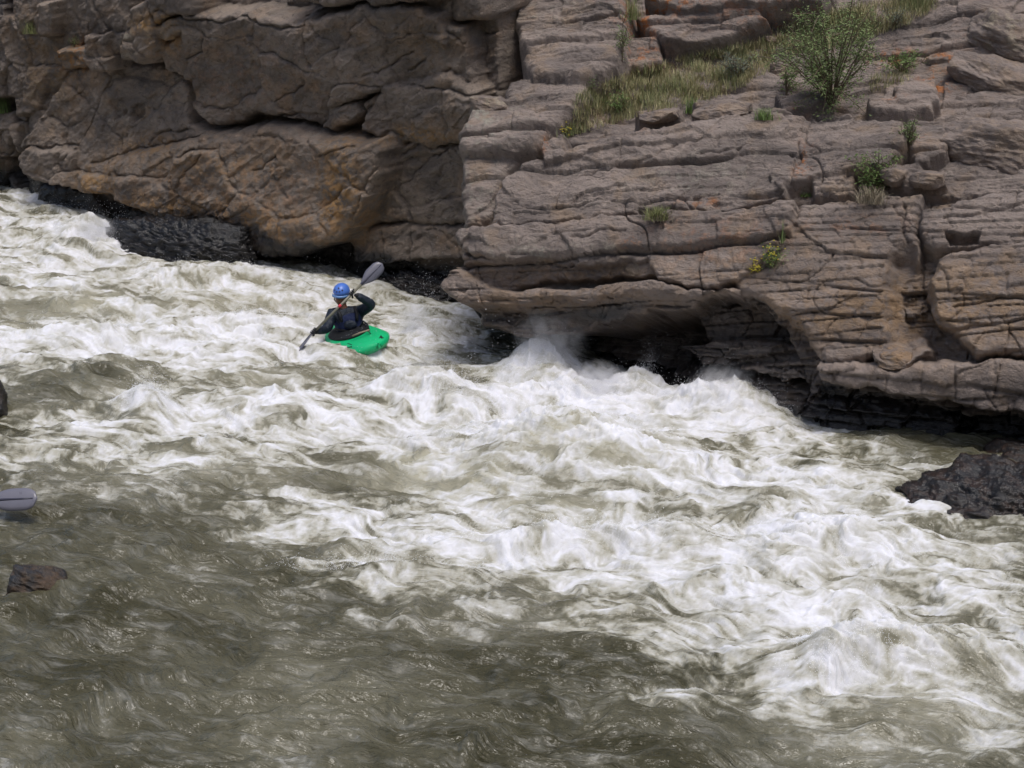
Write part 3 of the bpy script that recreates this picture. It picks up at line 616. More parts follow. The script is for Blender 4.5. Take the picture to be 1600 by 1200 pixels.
def water_mat():
    t = NT('river_water')
    st = t.attr('flow', 'Vector'); ob = t.n('ShaderNodeTexCoord').outputs['Object']
    fo, so, ae = t.attr('foam'), t.attr('solid'), t.attr('aer')
    fl = t.scale(st, 7, 15, 1); n1 = t.noise(fl, 1.0, 9, .74, .3); n2 = t.noise(ob, 38, 5, .7); n3 = t.noise(t.scale(st, 2.0, 4.5, 1), 1.0, 6, .65, .5)
    n4 = t.noise(ob, 16, 8, .75); n5 = t.noise(t.scale(ob, 42, 64, 42), 1.0, 3, .6); n6 = t.noise(t.scale(st, 6, 26, 1), 1.0, 3, .6, .4)
    mixn = t.math('ADD', t.math('MULTIPLY', n1, .6), t.math('ADD', t.math('MULTIPLY', n4, .4), t.math('MULTIPLY', n5, .26)))
    f = t.ramp(t.math('ADD', fo, t.math('MULTIPLY', t.math('SUBTRACT', mixn, .63), t.ramp(fo, 0.02, .35, 0.22, 1.2))), .06, .92)
    foam_glint = t.math('MULTIPLY', t.ramp(t.noise(t.scale(st, 2.2, 8, 1), 1.0, 7, .68, .3), .46, .66), t.ramp(n6, .35, .65, .05, .24))  # thin foam streaks that also paint grey sky glints on calm water
    f = t.math('MAXIMUM', f, foam_glint)
    spk = t.math('MULTIPLY', t.ramp(n2, .66, .74), t.ramp(n3, .5, .66))
    f = t.math('MAXIMUM', f, t.math('MULTIPLY', spk, .45))
    deep = t.mix(n3, (.031, .028, .012), (.058, .053, .026))
    milky = t.mix(n3, (.38, .36, .25), (.56, .535, .42))
    c = t.mix(t.math('MULTIPLY', ae, .92), deep, milky)
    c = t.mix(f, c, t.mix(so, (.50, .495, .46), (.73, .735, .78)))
    h = t.math('ADD', t.math('MULTIPLY', t.noise(t.scale(ob, 6, 11, 6), 1.0, 4, .55), 1.0), t.math('ADD', t.math('MULTIPLY', n6, .9), t.math('MULTIPLY', n5, .03)))
    return t.out(Base_Color=c, Roughness=t.ramp(f, 0, .7, .045, .75), Normal=t.bump(h, t.ramp(f, 0, .6, .035, .045), t.ramp(f, 0, .7, .9, .4)), Subsurface_Weight=t.ramp(f, .2, .8, 0, .7), Subsurface_Scale=.05, Subsurface_Radius=(1.0, 1.0, .9), IOR=1.33, Specular_IOR_Level=t.ramp(f, 0, .8, .5, .2))
M_water = water_mat()
V = np.stack([X, Y, Z], -1).reshape(-1, 3)
flow = np.stack([.94 * X - .34 * Y + .35 * (bx - X + .5), .34 * X + .94 * Y + .8 * (.34 * (bx - X) + .94 * (by - Y)), np.zeros(X.shape)], -1).reshape(-1, 3)
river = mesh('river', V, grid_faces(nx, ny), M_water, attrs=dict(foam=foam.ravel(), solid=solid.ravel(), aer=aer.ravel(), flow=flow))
tag(river, kind='structure')
def water_z(x, y):
    j = int(np.clip(np.searchsorted(yy, y), 0, ny - 1)); w = 2.2 + .40 * yy[j]
    i = int(np.clip((x / w + 1) / 2 * (nx - 1), 0, nx - 1)); return float(Z[j, i])
# river bed and banks below and beyond
M_bed = plain('gravel_bed', (.11, .095, .075), .9, .2, bump=(20, .2))
gxx, gyy = np.meshgrid(np.linspace(-400, 400, 60), np.linspace(-400, 400, 60))
bed = mesh('ground', np.stack([gxx, gyy, -2.2 + .3 * fbm(gxx * .02, gyy * .02, 3, 9)], -1).reshape(-1, 3), grid_faces(60, 60), M_bed); tag(bed, kind='structure')

# ---- airborne drops
def drops(items, seed):
    r = np.random.default_rng(seed); P = []; Rr = []
    for px, py, sx, sy, hh, n in items:
        n = int(n * 1.5)
        c = on_water(px, py); dist = np.linalg.norm(c - Ov); ppm = FPX / dist
        a = r.normal(size=(n, 2)) * np.array([sx / ppm, sy / ppm * 2.5])
        h = hh * np.abs(r.normal(size=n)) ** 2.0 * .5 * np.exp(-(a[:, 0] / (sx / ppm * 1.4)) ** 2)
        # clumped threads of spray
        g = r.normal(size=(max(4, n // 60), 2)) * np.array([sx / ppm, sy / ppm * 2.0]); k = r.integers(0, len(g), n); m = r.random(n) < .6
        a[m] = g[k[m]] + r.normal(size=(m.sum(), 2)) * .035; h[m] *= .6 + .8 * ((k[m] * 7919) % 100) / 100
        for (dx, dy), z in zip(a, h):
            x, y = c[0] + dx, c[1] + dy
            P.append((x + .35 * z, y, water_z(x, y) + z + .005))
        Rr.append(r.uniform(.0012, .0036, n) * np.where(r.random(n) < .03, 1.6, 1))
    P = np.array(P); Rr = np.concatenate(Rr)
    o = np.array([[1, 0, 0], [-1, 0, 0], [0, 1, 0], [0, -1, 0], [0, 0, 1], [0, 0, -1.0]])
    f = np.array([[0, 2, 4], [2, 1, 4], [1, 3, 4], [3, 0, 4], [2, 0, 5], [1, 2, 5], [3, 1, 5], [0, 3, 5]])
    V = (P[:, None, :] + o[None] * Rr[:, None, None]).reshape(-1, 3)
    F = (f[None] + 6 * np.arange(len(P))[:, None, None]).reshape(-1, 3)
    return V, F
M_spray = plain('spray_white', (.86, .87, .9), .5, .4, var=.02)
SPR = [(232, 643, 24, 5, .16, 1400), (150, 388, 40, 12, .2, 2500), (60, 338, 60, 12, .10, 900), (330, 436, 90, 4, .06, 900), (500, 447, 40, 5, .10, 700), (655, 612, 60, 8, .32, 3000), (720, 640, 40, 6, .26, 1800),
       (850, 596, 36, 8, .18, 3500), (930, 630, 60, 6, .09, 1500), (1005, 617, 10, 3, .30, 500), (1120, 637, 70, 6, .10, 1800), (1200, 651, 30, 6, .08, 500), (640, 520, 30, 12, .34, 2600), (585, 548, 24, 4, .10, 700),
       (830, 700, 110, 12, .14, 2200), (570, 890, 80, 6, .07, 700), (1330, 1045, 60, 16, .10, 900), (900, 848, 120, 7, .10, 1000), (1280, 850, 100, 20, .08, 900), (410, 505, 90, 7, .12, 1000), (100, 522, 110, 7, .12, 900)]
sv, sf = drops(SPR, 5)
spray = mesh('spray', sv, sf, M_spray, smooth=True); tag(spray, 'white spray thrown up along the wave crests', 'spray', kind='stuff')

# ---- soft mist where the water bursts against the rock
def mist_mat():
    m = bpy.data.materials.new('water_mist'); m.use_nodes = True; t = m.node_tree; t.nodes.clear()
    o = t.nodes.new('ShaderNodeOutputMaterial'); v = t.nodes.new('ShaderNodeVolumePrincipled'); v.inputs['Color'].default_value = (.97, .97, .98, 1); v.inputs['Anisotropy'].default_value = .2
    g = t.nodes.new('ShaderNodeTexCoord'); ln = t.nodes.new('ShaderNodeVectorMath'); ln.operation = 'LENGTH'; t.links.new(g.outputs['Object'], ln.inputs[0])
    fall = t.nodes.new('ShaderNodeMapRange'); fall.interpolation_type = 'SMOOTHSTEP'; t.links.new(ln.outputs['Value'], fall.inputs[0])
    for i, x in zip((1, 2, 3, 4), (.15, .95, 1, 0)): fall.inputs[i].default_value = x
    n = t.nodes.new('ShaderNodeTexNoise'); n.inputs['Scale'].default_value = 3.4; n.inputs['Detail'].default_value = 6; n.inputs['Roughness'].default_value = .65; t.links.new(g.outputs['Object'], n.inputs['Vector'])
    r = t.nodes.new('ShaderNodeMapRange'); t.links.new(n.outputs['Fac'], r.inputs[0])
    for i, x in zip((1, 2, 3, 4), (.42, .75, 0, 1)): r.inputs[i].default_value = x
    mu = t.nodes.new('ShaderNodeMath'); mu.operation = 'MULTIPLY'; t.links.new(fall.outputs[0], mu.inputs[0]); t.links.new(r.outputs[0], mu.inputs[1])
    m2 = t.nodes.new('ShaderNodeMath'); m2.operation = 'MULTIPLY'; t.links.new(mu.outputs[0], m2.inputs[0]); m2.inputs[1].default_value = 12.0
    t.links.new(m2.outputs[0], v.inputs['Density']); t.links.new(v.outputs[0], o.inputs['Volume']); return m
M_mist = mist_mat()
def sphere_np(nu=24, nv=14):
    V = [(math.cos(2 * math.pi * i / nu) * math.sin(math.pi * j / nv), math.sin(2 * math.pi * i / nu) * math.sin(math.pi * j / nv), math.cos(math.pi * j / nv)) for j in range(nv + 1) for i in range(nu)]
    return V, [(j * nu + i, (j + 1) * nu + i, (j + 1) * nu + (i + 1) % nu, j * nu + (i + 1) % nu) for j in range(nv) for i in range(nu)]
sv_, sf_ = sphere_np(); m0 = None
for px, py, rx, ry, rz in ((860, 588, .62, .5, .62), (935, 625, .5, .4, .26), (1130, 632, .7, .4, .22), (655, 612, .5, .4, .2), (150, 392, .5, .4, .3), (645, 520, .25, .25, .36)):
    c = on_water(px, py); z = water_z(c[0], c[1])
    if m0 is None: m0 = mesh('mist', sv_, sf_, M_mist); o = m0
    else: o = m0.copy(); C.objects.link(o)
    o.location = (c[0], c[1], z + rz * .2); o.scale = (rx, ry, rz); o.rotation_euler = (.3 * px, .2 * px, px); o.rotation_euler = (0, 0, (px % 7) * .4)
    tag(o, kind='stuff')
# ------------------------------------------------------------------ kayak and paddler
def tube_mesh(pts, rad, n=10):
    pts = [np.array(p, float) for p in pts]; V = []; F = []
    rad = rad if hasattr(rad, '__len__') else [rad] * len(pts)
    up = np.array([.13, .21, .97])
    for i, p in enumerate(pts):
        t = pts[min(i + 1, len(pts) - 1)] - pts[max(i - 1, 0)]; t /= np.linalg.norm(t) + 1e-9
        a = np.cross(t, up); a /= np.linalg.norm(a) + 1e-9; b = np.cross(t, a)
        for k in range(n):
            w = 2 * math.pi * k / n; V.append(p + rad[i] * (math.cos(w) * a + math.sin(w) * b))
    for i in range(len(pts) - 1):
        for k in range(n):
            F.append((i * n + k, i * n + (k + 1) % n, (i + 1) * n + (k + 1) % n, (i + 1) * n + k))
    F.append(tuple(range(n - 1, -1, -1))); F.append(tuple((len(pts) - 1) * n + k for k in range(n)))
    return V, F
def join(parts):
    V = []; F = []
    for v, f in parts:
        o = len(V); V += [np.array(x) for x in v]; F += [tuple(i + o for i in q) for q in f]
    return V, F
def ellipsoid(c, r, M=None, nu=24, nv=14, fn=None):
    V = []; F = []
    for j in range(nv + 1):
        for i in range(nu):
            a = 2 * math.pi * i / nu; b = math.pi * j / nv
            d = np.array([math.cos(a) * math.sin(b), math.sin(a) * math.sin(b), math.cos(b)])
            p = d * np.array(r)
            if fn: p = fn(d, p)
            V.append(np.array(c) + (M @ p if M is not None else p))
    for j in range(nv):
        for i in range(nu):
            F.append((j * nu + i, (j + 1) * nu + i, (j + 1) * nu + (i + 1) % nu, j * nu + (i + 1) % nu))
    return V, F
def skin_mesh(pts, edges, rad, sub=2):
    me = bpy.data.meshes.new('skin'); me.from_pydata([tuple(p) for p in pts], edges, []); me.update()
    o = bpy.data.objects.new('skin', me); C.objects.link(o)
    o.modifiers.new('s', 'SKIN'); ss = o.modifiers.new('d', 'SUBSURF'); ss.levels = sub; ss.render_levels = sub
    for i, v in enumerate(me.skin_vertices[0].data):
        r = rad[i]; v.radius = r if hasattr(r, '__len__') else (r, r)
        v.use_root = (i == 0)
    dg = bpy.context.evaluated_depsgraph_get(); dg.update()
    ev = o.evaluated_get(dg); m2 = ev.to_mesh()
    V = [np.array(v.co) for v in m2.vertices]; F = [tuple(p.vertices) for p in m2.polygons]
    ev.to_mesh_clear(); bpy.data.objects.remove(o); bpy.data.meshes.remove(me)
    return V, F
K = on_water(551, 535); K[2] = wz(K[0], K[1]) - .015
dK = (K - Ov) @ Fv
def J(px, py, dd=0.0): return at(px, py, dK + dd)
PX = FPX / dK                                                        # pixels per metre at the paddler
M_green = plain('kayak_green_plastic', (.008, .45, .17), .35, .5, var=.08, bump=(60, .002))
M_black = plain('black_neoprene', (.012, .013, .015), .6, .3)
M_navy = plain('navy_vest_fabric', (.014, .024, .075), .7, .3, bump=(40, .01))
M_jack = plain('dark_drytop_fabric', (.008, .015, .028), .55, .4, bump=(25, .02))
M_skin = plain('skin', (.20, .10, .065), .55, .3)
M_blue = plain('helmet_blue', (.07, .17, .55), .35, .5)
M_blue2 = plain('visor_blue', (.13, .25, .50), .4, .5)
M_shaft = plain('paddle_shaft_grey', (.17, .16, .12), .4, .5)
M_blade = plain('paddle_blade_grey', (.11, .11, .14), .3, .5)
M_blade2 = plain('paddle_blade_lavender', (.15, .148, .18), .3, .5)
M_rib = plain('paddle_rib_dark', (.04, .04, .06), .4, .5)
M_red = plain('red_tape', (.55, .03, .05), .5, .4)
M_tan = plain('tan_webbing', (.25, .2, .15), .8, .2)
# hull
fwd = np.array([.55, -.835, 0]); pit = math.radians(3); rol = math.radians(19)
f3 = fwd * math.cos(pit) + np.array([0, 0, math.sin(pit)]); l3 = np.cross([0, 0, 1], fwd); l3 /= np.linalg.norm(l3)
u3 = np.cross(f3, l3); l4 = l3 * math.cos(rol) + u3 * math.sin(rol); u4 = np.cross(f3, l4)
KM = np.stack([f3, l4, u4], 1)
def kl(x, y, z): return K + KM @ np.array([x, y, z])
kay = empty('kayak', K); tag(kay, 'bright green whitewater kayak with its blunt bow towards us in the foam', 'kayak')
def put(o, parent):                                                   # parent keeping world coordinates
    o.parent = parent; o.matrix_parent_inverse = Matrix.Translation(-Vector(parent.location)); return o
nst = 23; V = []; F = []; Lh = 1.08
for i in range(nst):
    u = -1 + 2 * i / (nst - 1); au = abs(u)
    w = .018 + .32 * max(0, 1 - au ** 3.2) ** .55; w *= 1 if u < 0 else 1.04
    zb = -.13 + .20 * au ** 3.2; zt = .13 + .05 * math.cos(u * 1.5) + (.05 * au ** 2) - .05 * au ** 8
    zm = zb * .35 + zt * .65
    pr = [(0, zb), (.62 * w, zb + .01), (w * .98, zm - .05), (w, zm), (.72 * w, zt - .015), (.3 * w, zt), (-.3 * w, zt), (-.72 * w, zt - .015), (-w, zm), (-w * .98, zm - .05), (-.62 * w, zb + .01)]
    for y, z in pr: V.append(kl(u * (.80 if u > 0 else .84), y, z))
m = 11
for i in range(nst - 1):
    for k in range(m): F.append((i * m + k, i * m + (k + 1) % m, (i + 1) * m + (k + 1) % m, (i + 1) * m + k))
F.append(tuple(range(m))); F.append(tuple((nst - 1) * m + k for k in range(m - 1, -1, -1)))
hull = put(mesh('hull', V, F, M_green), kay)
cr = hull.data.attributes.new('crease_edge', 'FLOAT', 'EDGE')
for e in hull.data.edges:
    a, b = e.vertices
    if a % m == b % m and a % m in (1, 3, 4, 7, 8, 10) and 2 < a // m < nst - 3: cr.data[e.index].value = .75
    pass
mo = hull.modifiers.new('round', 'SUBSURF'); mo.levels = mo.render_levels = 2
rim = [kl(0 + .36 * math.cos(a), .225 * math.sin(a), .175 + .02 * math.cos(a)) for a in np.linspace(0, 2 * math.pi, 33)]
v, f = tube_mesh(rim, .017); put(mesh('cockpit_rim', v, f, M_black), kay)
v, f = ellipsoid((0, 0, 0), (.36, .225, .05), KM, fn=lambda d, p: p); v = [x + kl(.0, 0, .175) for x in v]
v2, f2 = skin_mesh([kl(-.02, 0, .12), J(548, 524), J(547, 511, -.01)], [(0, 1), (1, 2)], [(.23, .19), (.195, .155), (.185, .15)], 2); v, f = join([(v, f), (v2, f2)]); put(mesh('spray_deck', v, f, M_black), kay)
v, f = tube_mesh([kl(.30, .06, .26), kl(.36, .10, .33), kl(.45, .10, .30), kl(.5, .07, .22)], .011, 6); put(mesh('grab_loop', v, f, M_black), kay)
v, f = tube_mesh([kl(.40, -.13, .235), kl(.46, -.04, .245), kl(.50, .08, .235)], .012, 6); put(mesh('webbing_strap', v, f, M_tan), kay)
dg = bpy.context.evaluated_depsgraph_get(); ev = hull.evaluated_get(dg); hm = ev.to_mesh()
hb = BVHTree.FromPolygons([hull.matrix_world @ x.co if False else x.co.copy() for x in hm.vertices], [tuple(p.vertices) for p in hm.polygons]); ev.to_mesh_clear()
def decal(name, pts, mat):
    V = []
    for x, y in pts:
        r = hb.ray_cast(Vector(Ov), Vector(ray(x, y)).normalized())
        if r[0] is None: return
        V.append((np.array(r[0]), np.array(r[1])))
    n = len(V); top = [p + q * .004 for p, q in V]; bot = [p - q * .004 for p, q in V]
    F = [tuple(range(n)), tuple(range(2 * n - 1, n - 1, -1))] + [(i, i + n, (i + 1) % n + n, (i + 1) % n) for i in range(n)]
    put(mesh(name, top + bot, F, mat, smooth=False), kay)
decal('deck_mark', [(592, 529), (595, 524), (600, 528.5), (597.6, 528.3), (597, 530), (595, 528)], M_black)
decal('deck_mark', [(574, 518), (576.5, 518), (580, 521.5), (578.5, 522.4), (576, 519.6)], M_black)
decal('deck_mark', [(538, 541), (544, 536.5), (550, 538.5), (550, 542.5), (540, 544)], M_black)
# the paddler
per = empty('person', J(548, 532)); tag(per, 'kayaker in navy vest and blue helmet bracing with a raised paddle', 'person')
nk = J(536, 480, -.07); hd = J(533, 462, -.11)
pel = J(549, 534); sp = J(547, 512, -.01); ch = J(541, 496, -.04)
sR = J(518, 491, -.10); sL = J(562, 487, .02); eR = J(511, 515, -.20); eL = J(583, 476, -.16)
hR = J(491, 518, -.42); hL = J(551.5, 457.5, -.33)
wR = hR + (eR - hR) * .20; wL = hL + (eL - hL) * .20
kR, kL_ = kl(.42, -.12, .02), kl(.42, .12, .02); aR, aL = kl(.6, -.08, .02), kl(.6, .08, .02)
bp = [pel, sp, ch, nk, hd - np.array([0, 0, .03]), sR, eR, wR, sL, eL, wL, kR, aR, kL_, aL]
be = [(0, 1), (1, 2), (2, 3), (3, 4), (2, 5), (5, 6), (6, 7), (2, 8), (8, 9), (9, 10), (0, 11), (11, 12), (0, 13), (13, 14)]
bv = skin_mesh(bp, be, [(.10, .075), (.10, .075), (.10, .07), .052, .06, .045, .038, .028, .045, .038, .028, .06, .04, .06, .04])
look = np.array([-.30, -.94, -.12]); look /= np.linalg.norm(look); hs = np.cross(look, [.08, 0, 1]); hs /= np.linalg.norm(hs); hu = np.cross(hs, look)
HM = np.stack([look, -hs, hu], 1)
def face(d, p):
    x, y, z = p; fr = max(0, d[0])
    if z < 0: x *= 1 + .06 * fr; y *= 1 + .25 * d[2]                      # jaw narrows
    x += .024 * math.exp(-((y / .018) ** 2 + ((z + .018) / .028) ** 2)) * (d[0] > 0)      # nose
    x -= .010 * sum(math.exp(-(((y - s * .033) / .016) ** 2 + ((z - .014) / .013) ** 2)) for s in (-1, 1)) * (d[0] > 0)
    x += .006 * math.exp(-((y / .026) ** 2 + ((z + .056) / .009) ** 2)) * (d[0] > 0)      # lips
    x += .010 * math.exp(-((y / .03) ** 2 + ((z + .1) / .02) ** 2)) * (d[0] > 0)          # chin
    return np.array([x, y, z])
hv = ellipsoid(hd, (.098, .076, .122), HM, 40, 30, face)
ears = [ellipsoid(hd + HM @ np.array([-.005, s * .077, .0]), (.018, .008, .03), HM, 10, 8) for s in (-1, 1)]
v, f = join([bv, hv] + ears); put(mesh('body', v, f, M_skin), per)
for s in (-1, 1):
    v, f = ellipsoid(hd + HM @ np.array([.082, s * .033, .014]), (.010, .014, .009), HM, 10, 8); put(mesh('eye', v, f, M_rib), per)
jR = hR + (eR - hR) * .16; jL = hL + (eL - hL) * .16
jp = [pel, sp, ch, nk - np.array([0, 0, .02]), sR, eR, jR, sL, eL, jL]
je = [(0, 1), (1, 2), (2, 3), (2, 4), (4, 5), (5, 6), (2, 7), (7, 8), (8, 9)]
v, f = skin_mesh(jp, je, [(.17, .13), (.155, .125), (.165, .12), .066, .085, .070, .046, .085, .070, .046], 3)
v = [p + .006 * float(fbm(np.array([p[0] * 22 + p[1] * 7]), np.array([p[2] * 22]), 3, 88)[0]) * np.array([1, -1, 1]) for p in v]
put(mesh('jacket', v, f, M_jack), per)
vest = [sp + np.array([0, 0, -.06]), sp, ch, ch + np.array([-.005, 0, .075])]
v, f = skin_mesh(vest, [(0, 1), (1, 2), (2, 3)], [(.19, .155), (.20, .165), (.21, .165), (.16, .11)], 2)
vo = put(mesh('life_vest', v, f, M_navy), per)
side = (sL - sR) / np.linalg.norm(sL - sR); frt = np.cross(side, [0, 0, 1.0]); frt /= np.linalg.norm(frt); frt = frt if frt[1] < 0 else -frt
for s in (-1, 1):
    pts = [ch + side * s * .10 + frt * .165 + np.array([0, 0, -.02]), ch + side * s * .11 + frt * .14 + np.array([0, 0, .07]), ch + side * s * .115 + np.array([0, 0, .125]), ch + side * s * .11 - frt * .10 + np.array([0, 0, .08])]
    v, f = tube_mesh(pts, .022, 8); put(mesh('shoulder_strap', v, f, M_black), per)
ring = [sp + (math.cos(a) * side * .185 + math.sin(a) * frt * .15) + np.array([0, 0, .0]) for a in np.linspace(0, 2 * math.pi, 25)]
v, f = tube_mesh(ring, .014, 6); put(mesh('vest_belt', v, f, M_black), per)
pk_ = ellipsoid(ch + frt * .185 + np.array([.01, 0, -.06]), (.085, .03, .06), None, 16, 10); put(mesh('vest_pocket', *pk_, M_jack), per)
# helmet: shell with ear flaps, vents, visor, chin strap
def shell(d, p):
    q = p.copy()
    if d[2] < -.05 and d[0] > .1: q = q * .90
    if d[2] < -.38: q[2] = -.38 * .150
    return q
v, f = ellipsoid(hd + HM @ np.array([-.012, 0, .052]), (.128, .106, .112), HM, 36, 22, shell)
he = put(mesh('helmet', v, f, M_blue), per)
hc = hd + HM @ np.array([-.012, 0, .052])
for a, b in ((-.5, .42), (-.12, .34), (.24, .36), (0.05, .75), (.6, .5)):
    d = np.array([math.cos(a) * math.cos(b), math.sin(a) * math.cos(b), math.sin(b)]); c = hc + HM @ (d * np.array([.128, .106, .112]))
    v, f = ellipsoid(c, (.011, .011, .011), None, 10, 8); put(mesh('vent', v, f, M_rib), he if False else per)
vis = [hc + HM @ np.array([.118 * math.cos(a) + .015, .108 * math.sin(a), -.020]) for a in np.linspace(-1.25, 1.25, 15)]
v, f = [], []
for i, p in enumerate(vis):
    o = HM @ np.array([.014, 0, -.024]); v += [p, p + o, p + o + HM @ np.array([-.012, 0, 0]), p + HM @ np.array([-.012, 0, .004])]
for i in range(len(vis) - 1):
    for k in range(4): f.append((i * 4 + k, i * 4 + (k + 1) % 4, i * 4 + 4 + (k + 1) % 4, i * 4 + 4 + k))
f += [(0, 1, 2, 3), tuple(len(v) - 4 + k for k in (3, 2, 1, 0))]
put(mesh('visor', v, f, M_blue2), per)
cs = [hd + HM @ np.array([.02, s * .086, z]) for s, z in ((-1, .02), (-1, -.06))] + [hd + HM @ np.array([.05, 0, -.128])] + [hd + HM @ np.array([.02, s * .086, z]) for s, z in ((1, -.06), (1, .02))]
v, f = tube_mesh(cs, .009, 6); put(mesh('chin_strap', v, f, M_tan), per)
# gloves: palm and five bent fingers closed round the shaft
sax = (hL - hR) / np.linalg.norm(hL - hR)
def glove(hpos, wrist):
    back = wrist - hpos; back -= sax * (back @ sax); back /= np.linalg.norm(back)       # from the shaft to the wrist
    oth = np.cross(sax, back)
    pr = [wrist, wrist * .35 + hpos * .65 + back * .02]
    parts = [skin_mesh([wrist + (wrist - hpos) * .25, wrist, hpos + back * .055 + oth * .006, hpos + back * .034 + oth * .008], [(0, 1), (1, 2), (2, 3)], [.040, .034, (.042, .024), (.042, .020)])]
    for k, (o, ln) in enumerate(((-.036, .92), (-.012, 1.05), (.012, 1.0), (.035, .8))):
        c = hpos + sax * o; pts = []
        for a in np.linspace(.35, .35 + 4.2 * ln, 6): pts.append(c + .029 * (math.cos(a) * back + math.sin(a) * oth))
        parts.append(skin_mesh(pts, [(i, i + 1) for i in range(5)], [.0115, .0115, .011, .0105, .010, .009], 1))
    c = hpos - sax * .045; pts = [c + back * .05, c + .034 * back - .015 * oth, c + sax * .012 + .004 * back - .033 * oth, c + sax * .026 - .026 * back - .022 * oth]
    parts.append(skin_mesh(pts, [(0, 1), (1, 2), (2, 3)], [.014, .014, .0125, .010], 1))
    return join(parts)
for hp, w in ((hR, wR), (hL, wL)):
    v, f = glove(hp, w); put(mesh('glove', v, f, M_black), per)
# ------------------------------------------------------------------ paddles
def blade_mesh(root, ax, w, n, ln, wd):
    V = []; F = []; ns, nw = 18, 7
    for i in range(ns):
        t = i / (ns - 1)
        half = wd * .5 * (.16 + .84 * sm(0, .55, t)) * math.sqrt(max(0.0, 1 - max(0, (t - .72) / .28) ** 2.4)) if t < 1 else wd * .02
        for side_ in (1, -1):
            for k in range(nw):
                y = -1 + 2 * k / (nw - 1)
                V.append(root + ax * t * ln + w * y * half + n * (.035 * t * t + .018 * (y * y) * half / wd * 2 + side_ * .0045))
    st = 2 * nw
    for i in range(ns - 1):
        for k in range(nw - 1):
            a = i * st + k; F.append((a, a + 1, a + st + 1, a + st)); b = a + nw; F.append((b + 1, b, b + st, b + st + 1))
        for k in (0, nw - 1):
            a = i * st + k; q = (a, a + st, a + st + nw, a + nw); F.append(q if k == 0 else q[::-1])
    e = (ns - 1) * st
    for k in range(nw - 1): F.append((e + k, e + k + 1, e + nw + k + 1, e + nw + k)); F.append((k + 1, k, nw + k, nw + k + 1))
    return V, F
def paddle(tipA, tipB, wA, wB, label, tape=True, ln=.43, wd=.175, bm=None):
    a = tipA - tipB; full = np.linalg.norm(a); a /= full
    c = (tipA + tipB) / 2; root = empty('paddle', c); tag(root, label, 'paddle')
    rA = tipA - a * ln; rB = tipB + a * ln
    v, f = tube_mesh([rB - a * .04, (rA + rB) / 2, rA + a * .04], .0165, 12); put(mesh('shaft', v, f, M_shaft), root)
    for r, s, w in ((rA, 1, wA), (rB, -1, wB)):
        w = w - a * (w @ a); w /= np.linalg.norm(w); n = np.cross(a, w); n = n if n @ (Ov - c) < 0 else -n
        v, f = blade_mesh(r, a * s, w, n, ln, wd); bl = put(mesh('blade', v, f, bm or M_blade), root)
        v, f = tube_mesh([r, r + a * s * ln * .25 + n * .001, r + a * s * ln * .5 + n * .0075, r + a * s * ln * .75 + n * .0185, r + a * s * ln * .93 + n * .029], [.016, .014, .011, .009, .007], 8); rb = mesh('rib', v, f, M_rib)
        rb.parent = bl
    if tape:
        m_ = rB + (rA - rB) * .56; v, f = tube_mesh([m_ - a * .022, m_ + a * .022], .0195, 12); put(mesh('tape_band', v, f, M_red), root)
    return root
ptA = hL + sax * ((J(597, 401, -.33) - hL) @ np.array([Xv[0], 0, 0]) / sax[0]); ptB = hR - sax * (hR[0] - J(456, 548, -.42)[0]) / sax[0]
wU = np.array([.70, -.1, -.70])
paddle(ptA, ptB, wU, np.array([.0, .97, -.05]), 'grey double bladed paddle with red tape gripped by the kayaker')
b0 = on_water(0, 800); dB = (b0 - Ov) @ Fv
tA = at(55, 777, dB - .22); tB = at(-285, 800, dB + .1)
paddle(tA, tB, Uv * .9 + np.array([0, .35, 0]), np.array([0, 1, .2]), 'pale grey paddle blade with dark spine reaching in from the left edge', tape=False, ln=.52, wd=.2, bm=M_blade2)
# ------------------------------------------------------------------ plants on the ledges
def leaf_mat(name, c1, c2, rough=.6):
    t = NT(name); ob = t.n('ShaderNodeTexCoord').outputs['Object']
    v = t.attr('tint'); n = t.noise(ob, 3, 3)
    c = t.mix(t.math('ADD', t.math('MULTIPLY', v, .8), t.math('MULTIPLY', n, .3), clamp=True), c1, c2)
    t.out(Base_Color=c, Roughness=rough); t.b.inputs['Specular IOR Level'].default_value = .25
    return t.m
G_bush = leaf_mat('leaf_green', (.10, .145, .05), (.23, .29, .115)); G_bright = leaf_mat('leaf_bright', (.085, .14, .04), (.19, .27, .085))
G_sage = leaf_mat('leaf_sage', (.10, .13, .10), (.20, .24, .19)); G_dry = leaf_mat('grass_dry', (.13, .13, .055), (.30, .235, .12)); G_mix = leaf_mat('grass_green', (.12, .16, .055), (.28, .27, .12))
G_yel = leaf_mat('flower_yellow', (.34, .29, .03), (.48, .40, .05)); G_stem = leaf_mat('stem_brown', (.09, .065, .045), (.16, .12, .085)); G_dead = leaf_mat('dead_grass', (.20, .17, .12), (.33, .28, .20))
def blades(r, base, n, h, spread, lean=(0, 0), w=.005, up=None):
    V = []; F = []; tint = []
    for i in range(n):
        b = base[i % len(base)] if isinstance(base, list) else base + np.array([r.normal() * spread * .35, r.normal() * spread * .35, 0])
        a = r.uniform(0, 6.283); hh = h * r.uniform(.45, 1.1); o = np.array([math.cos(a), math.sin(a), 0]) * spread * r.uniform(.1, 1.0)
        s = np.array([-math.sin(a), math.cos(a), 0]); k = len(V); tv = r.random()
        for j, t in enumerate((0, .35, .7, 1.0)):
            p = b + o * t ** 1.7 + np.array([lean[0] * t * t, lean[1] * t * t, hh * (t - .22 * t * t * min(1, spread / max(h, .01)))])
            ww = w * (1 - t * .9); V += [p - s * ww, p + s * ww]; tint += [tv, tv]
        for j in range(3): F.append((k + 2 * j, k + 2 * j + 1, k + 2 * j + 3, k + 2 * j + 2))
    return V, F, tint
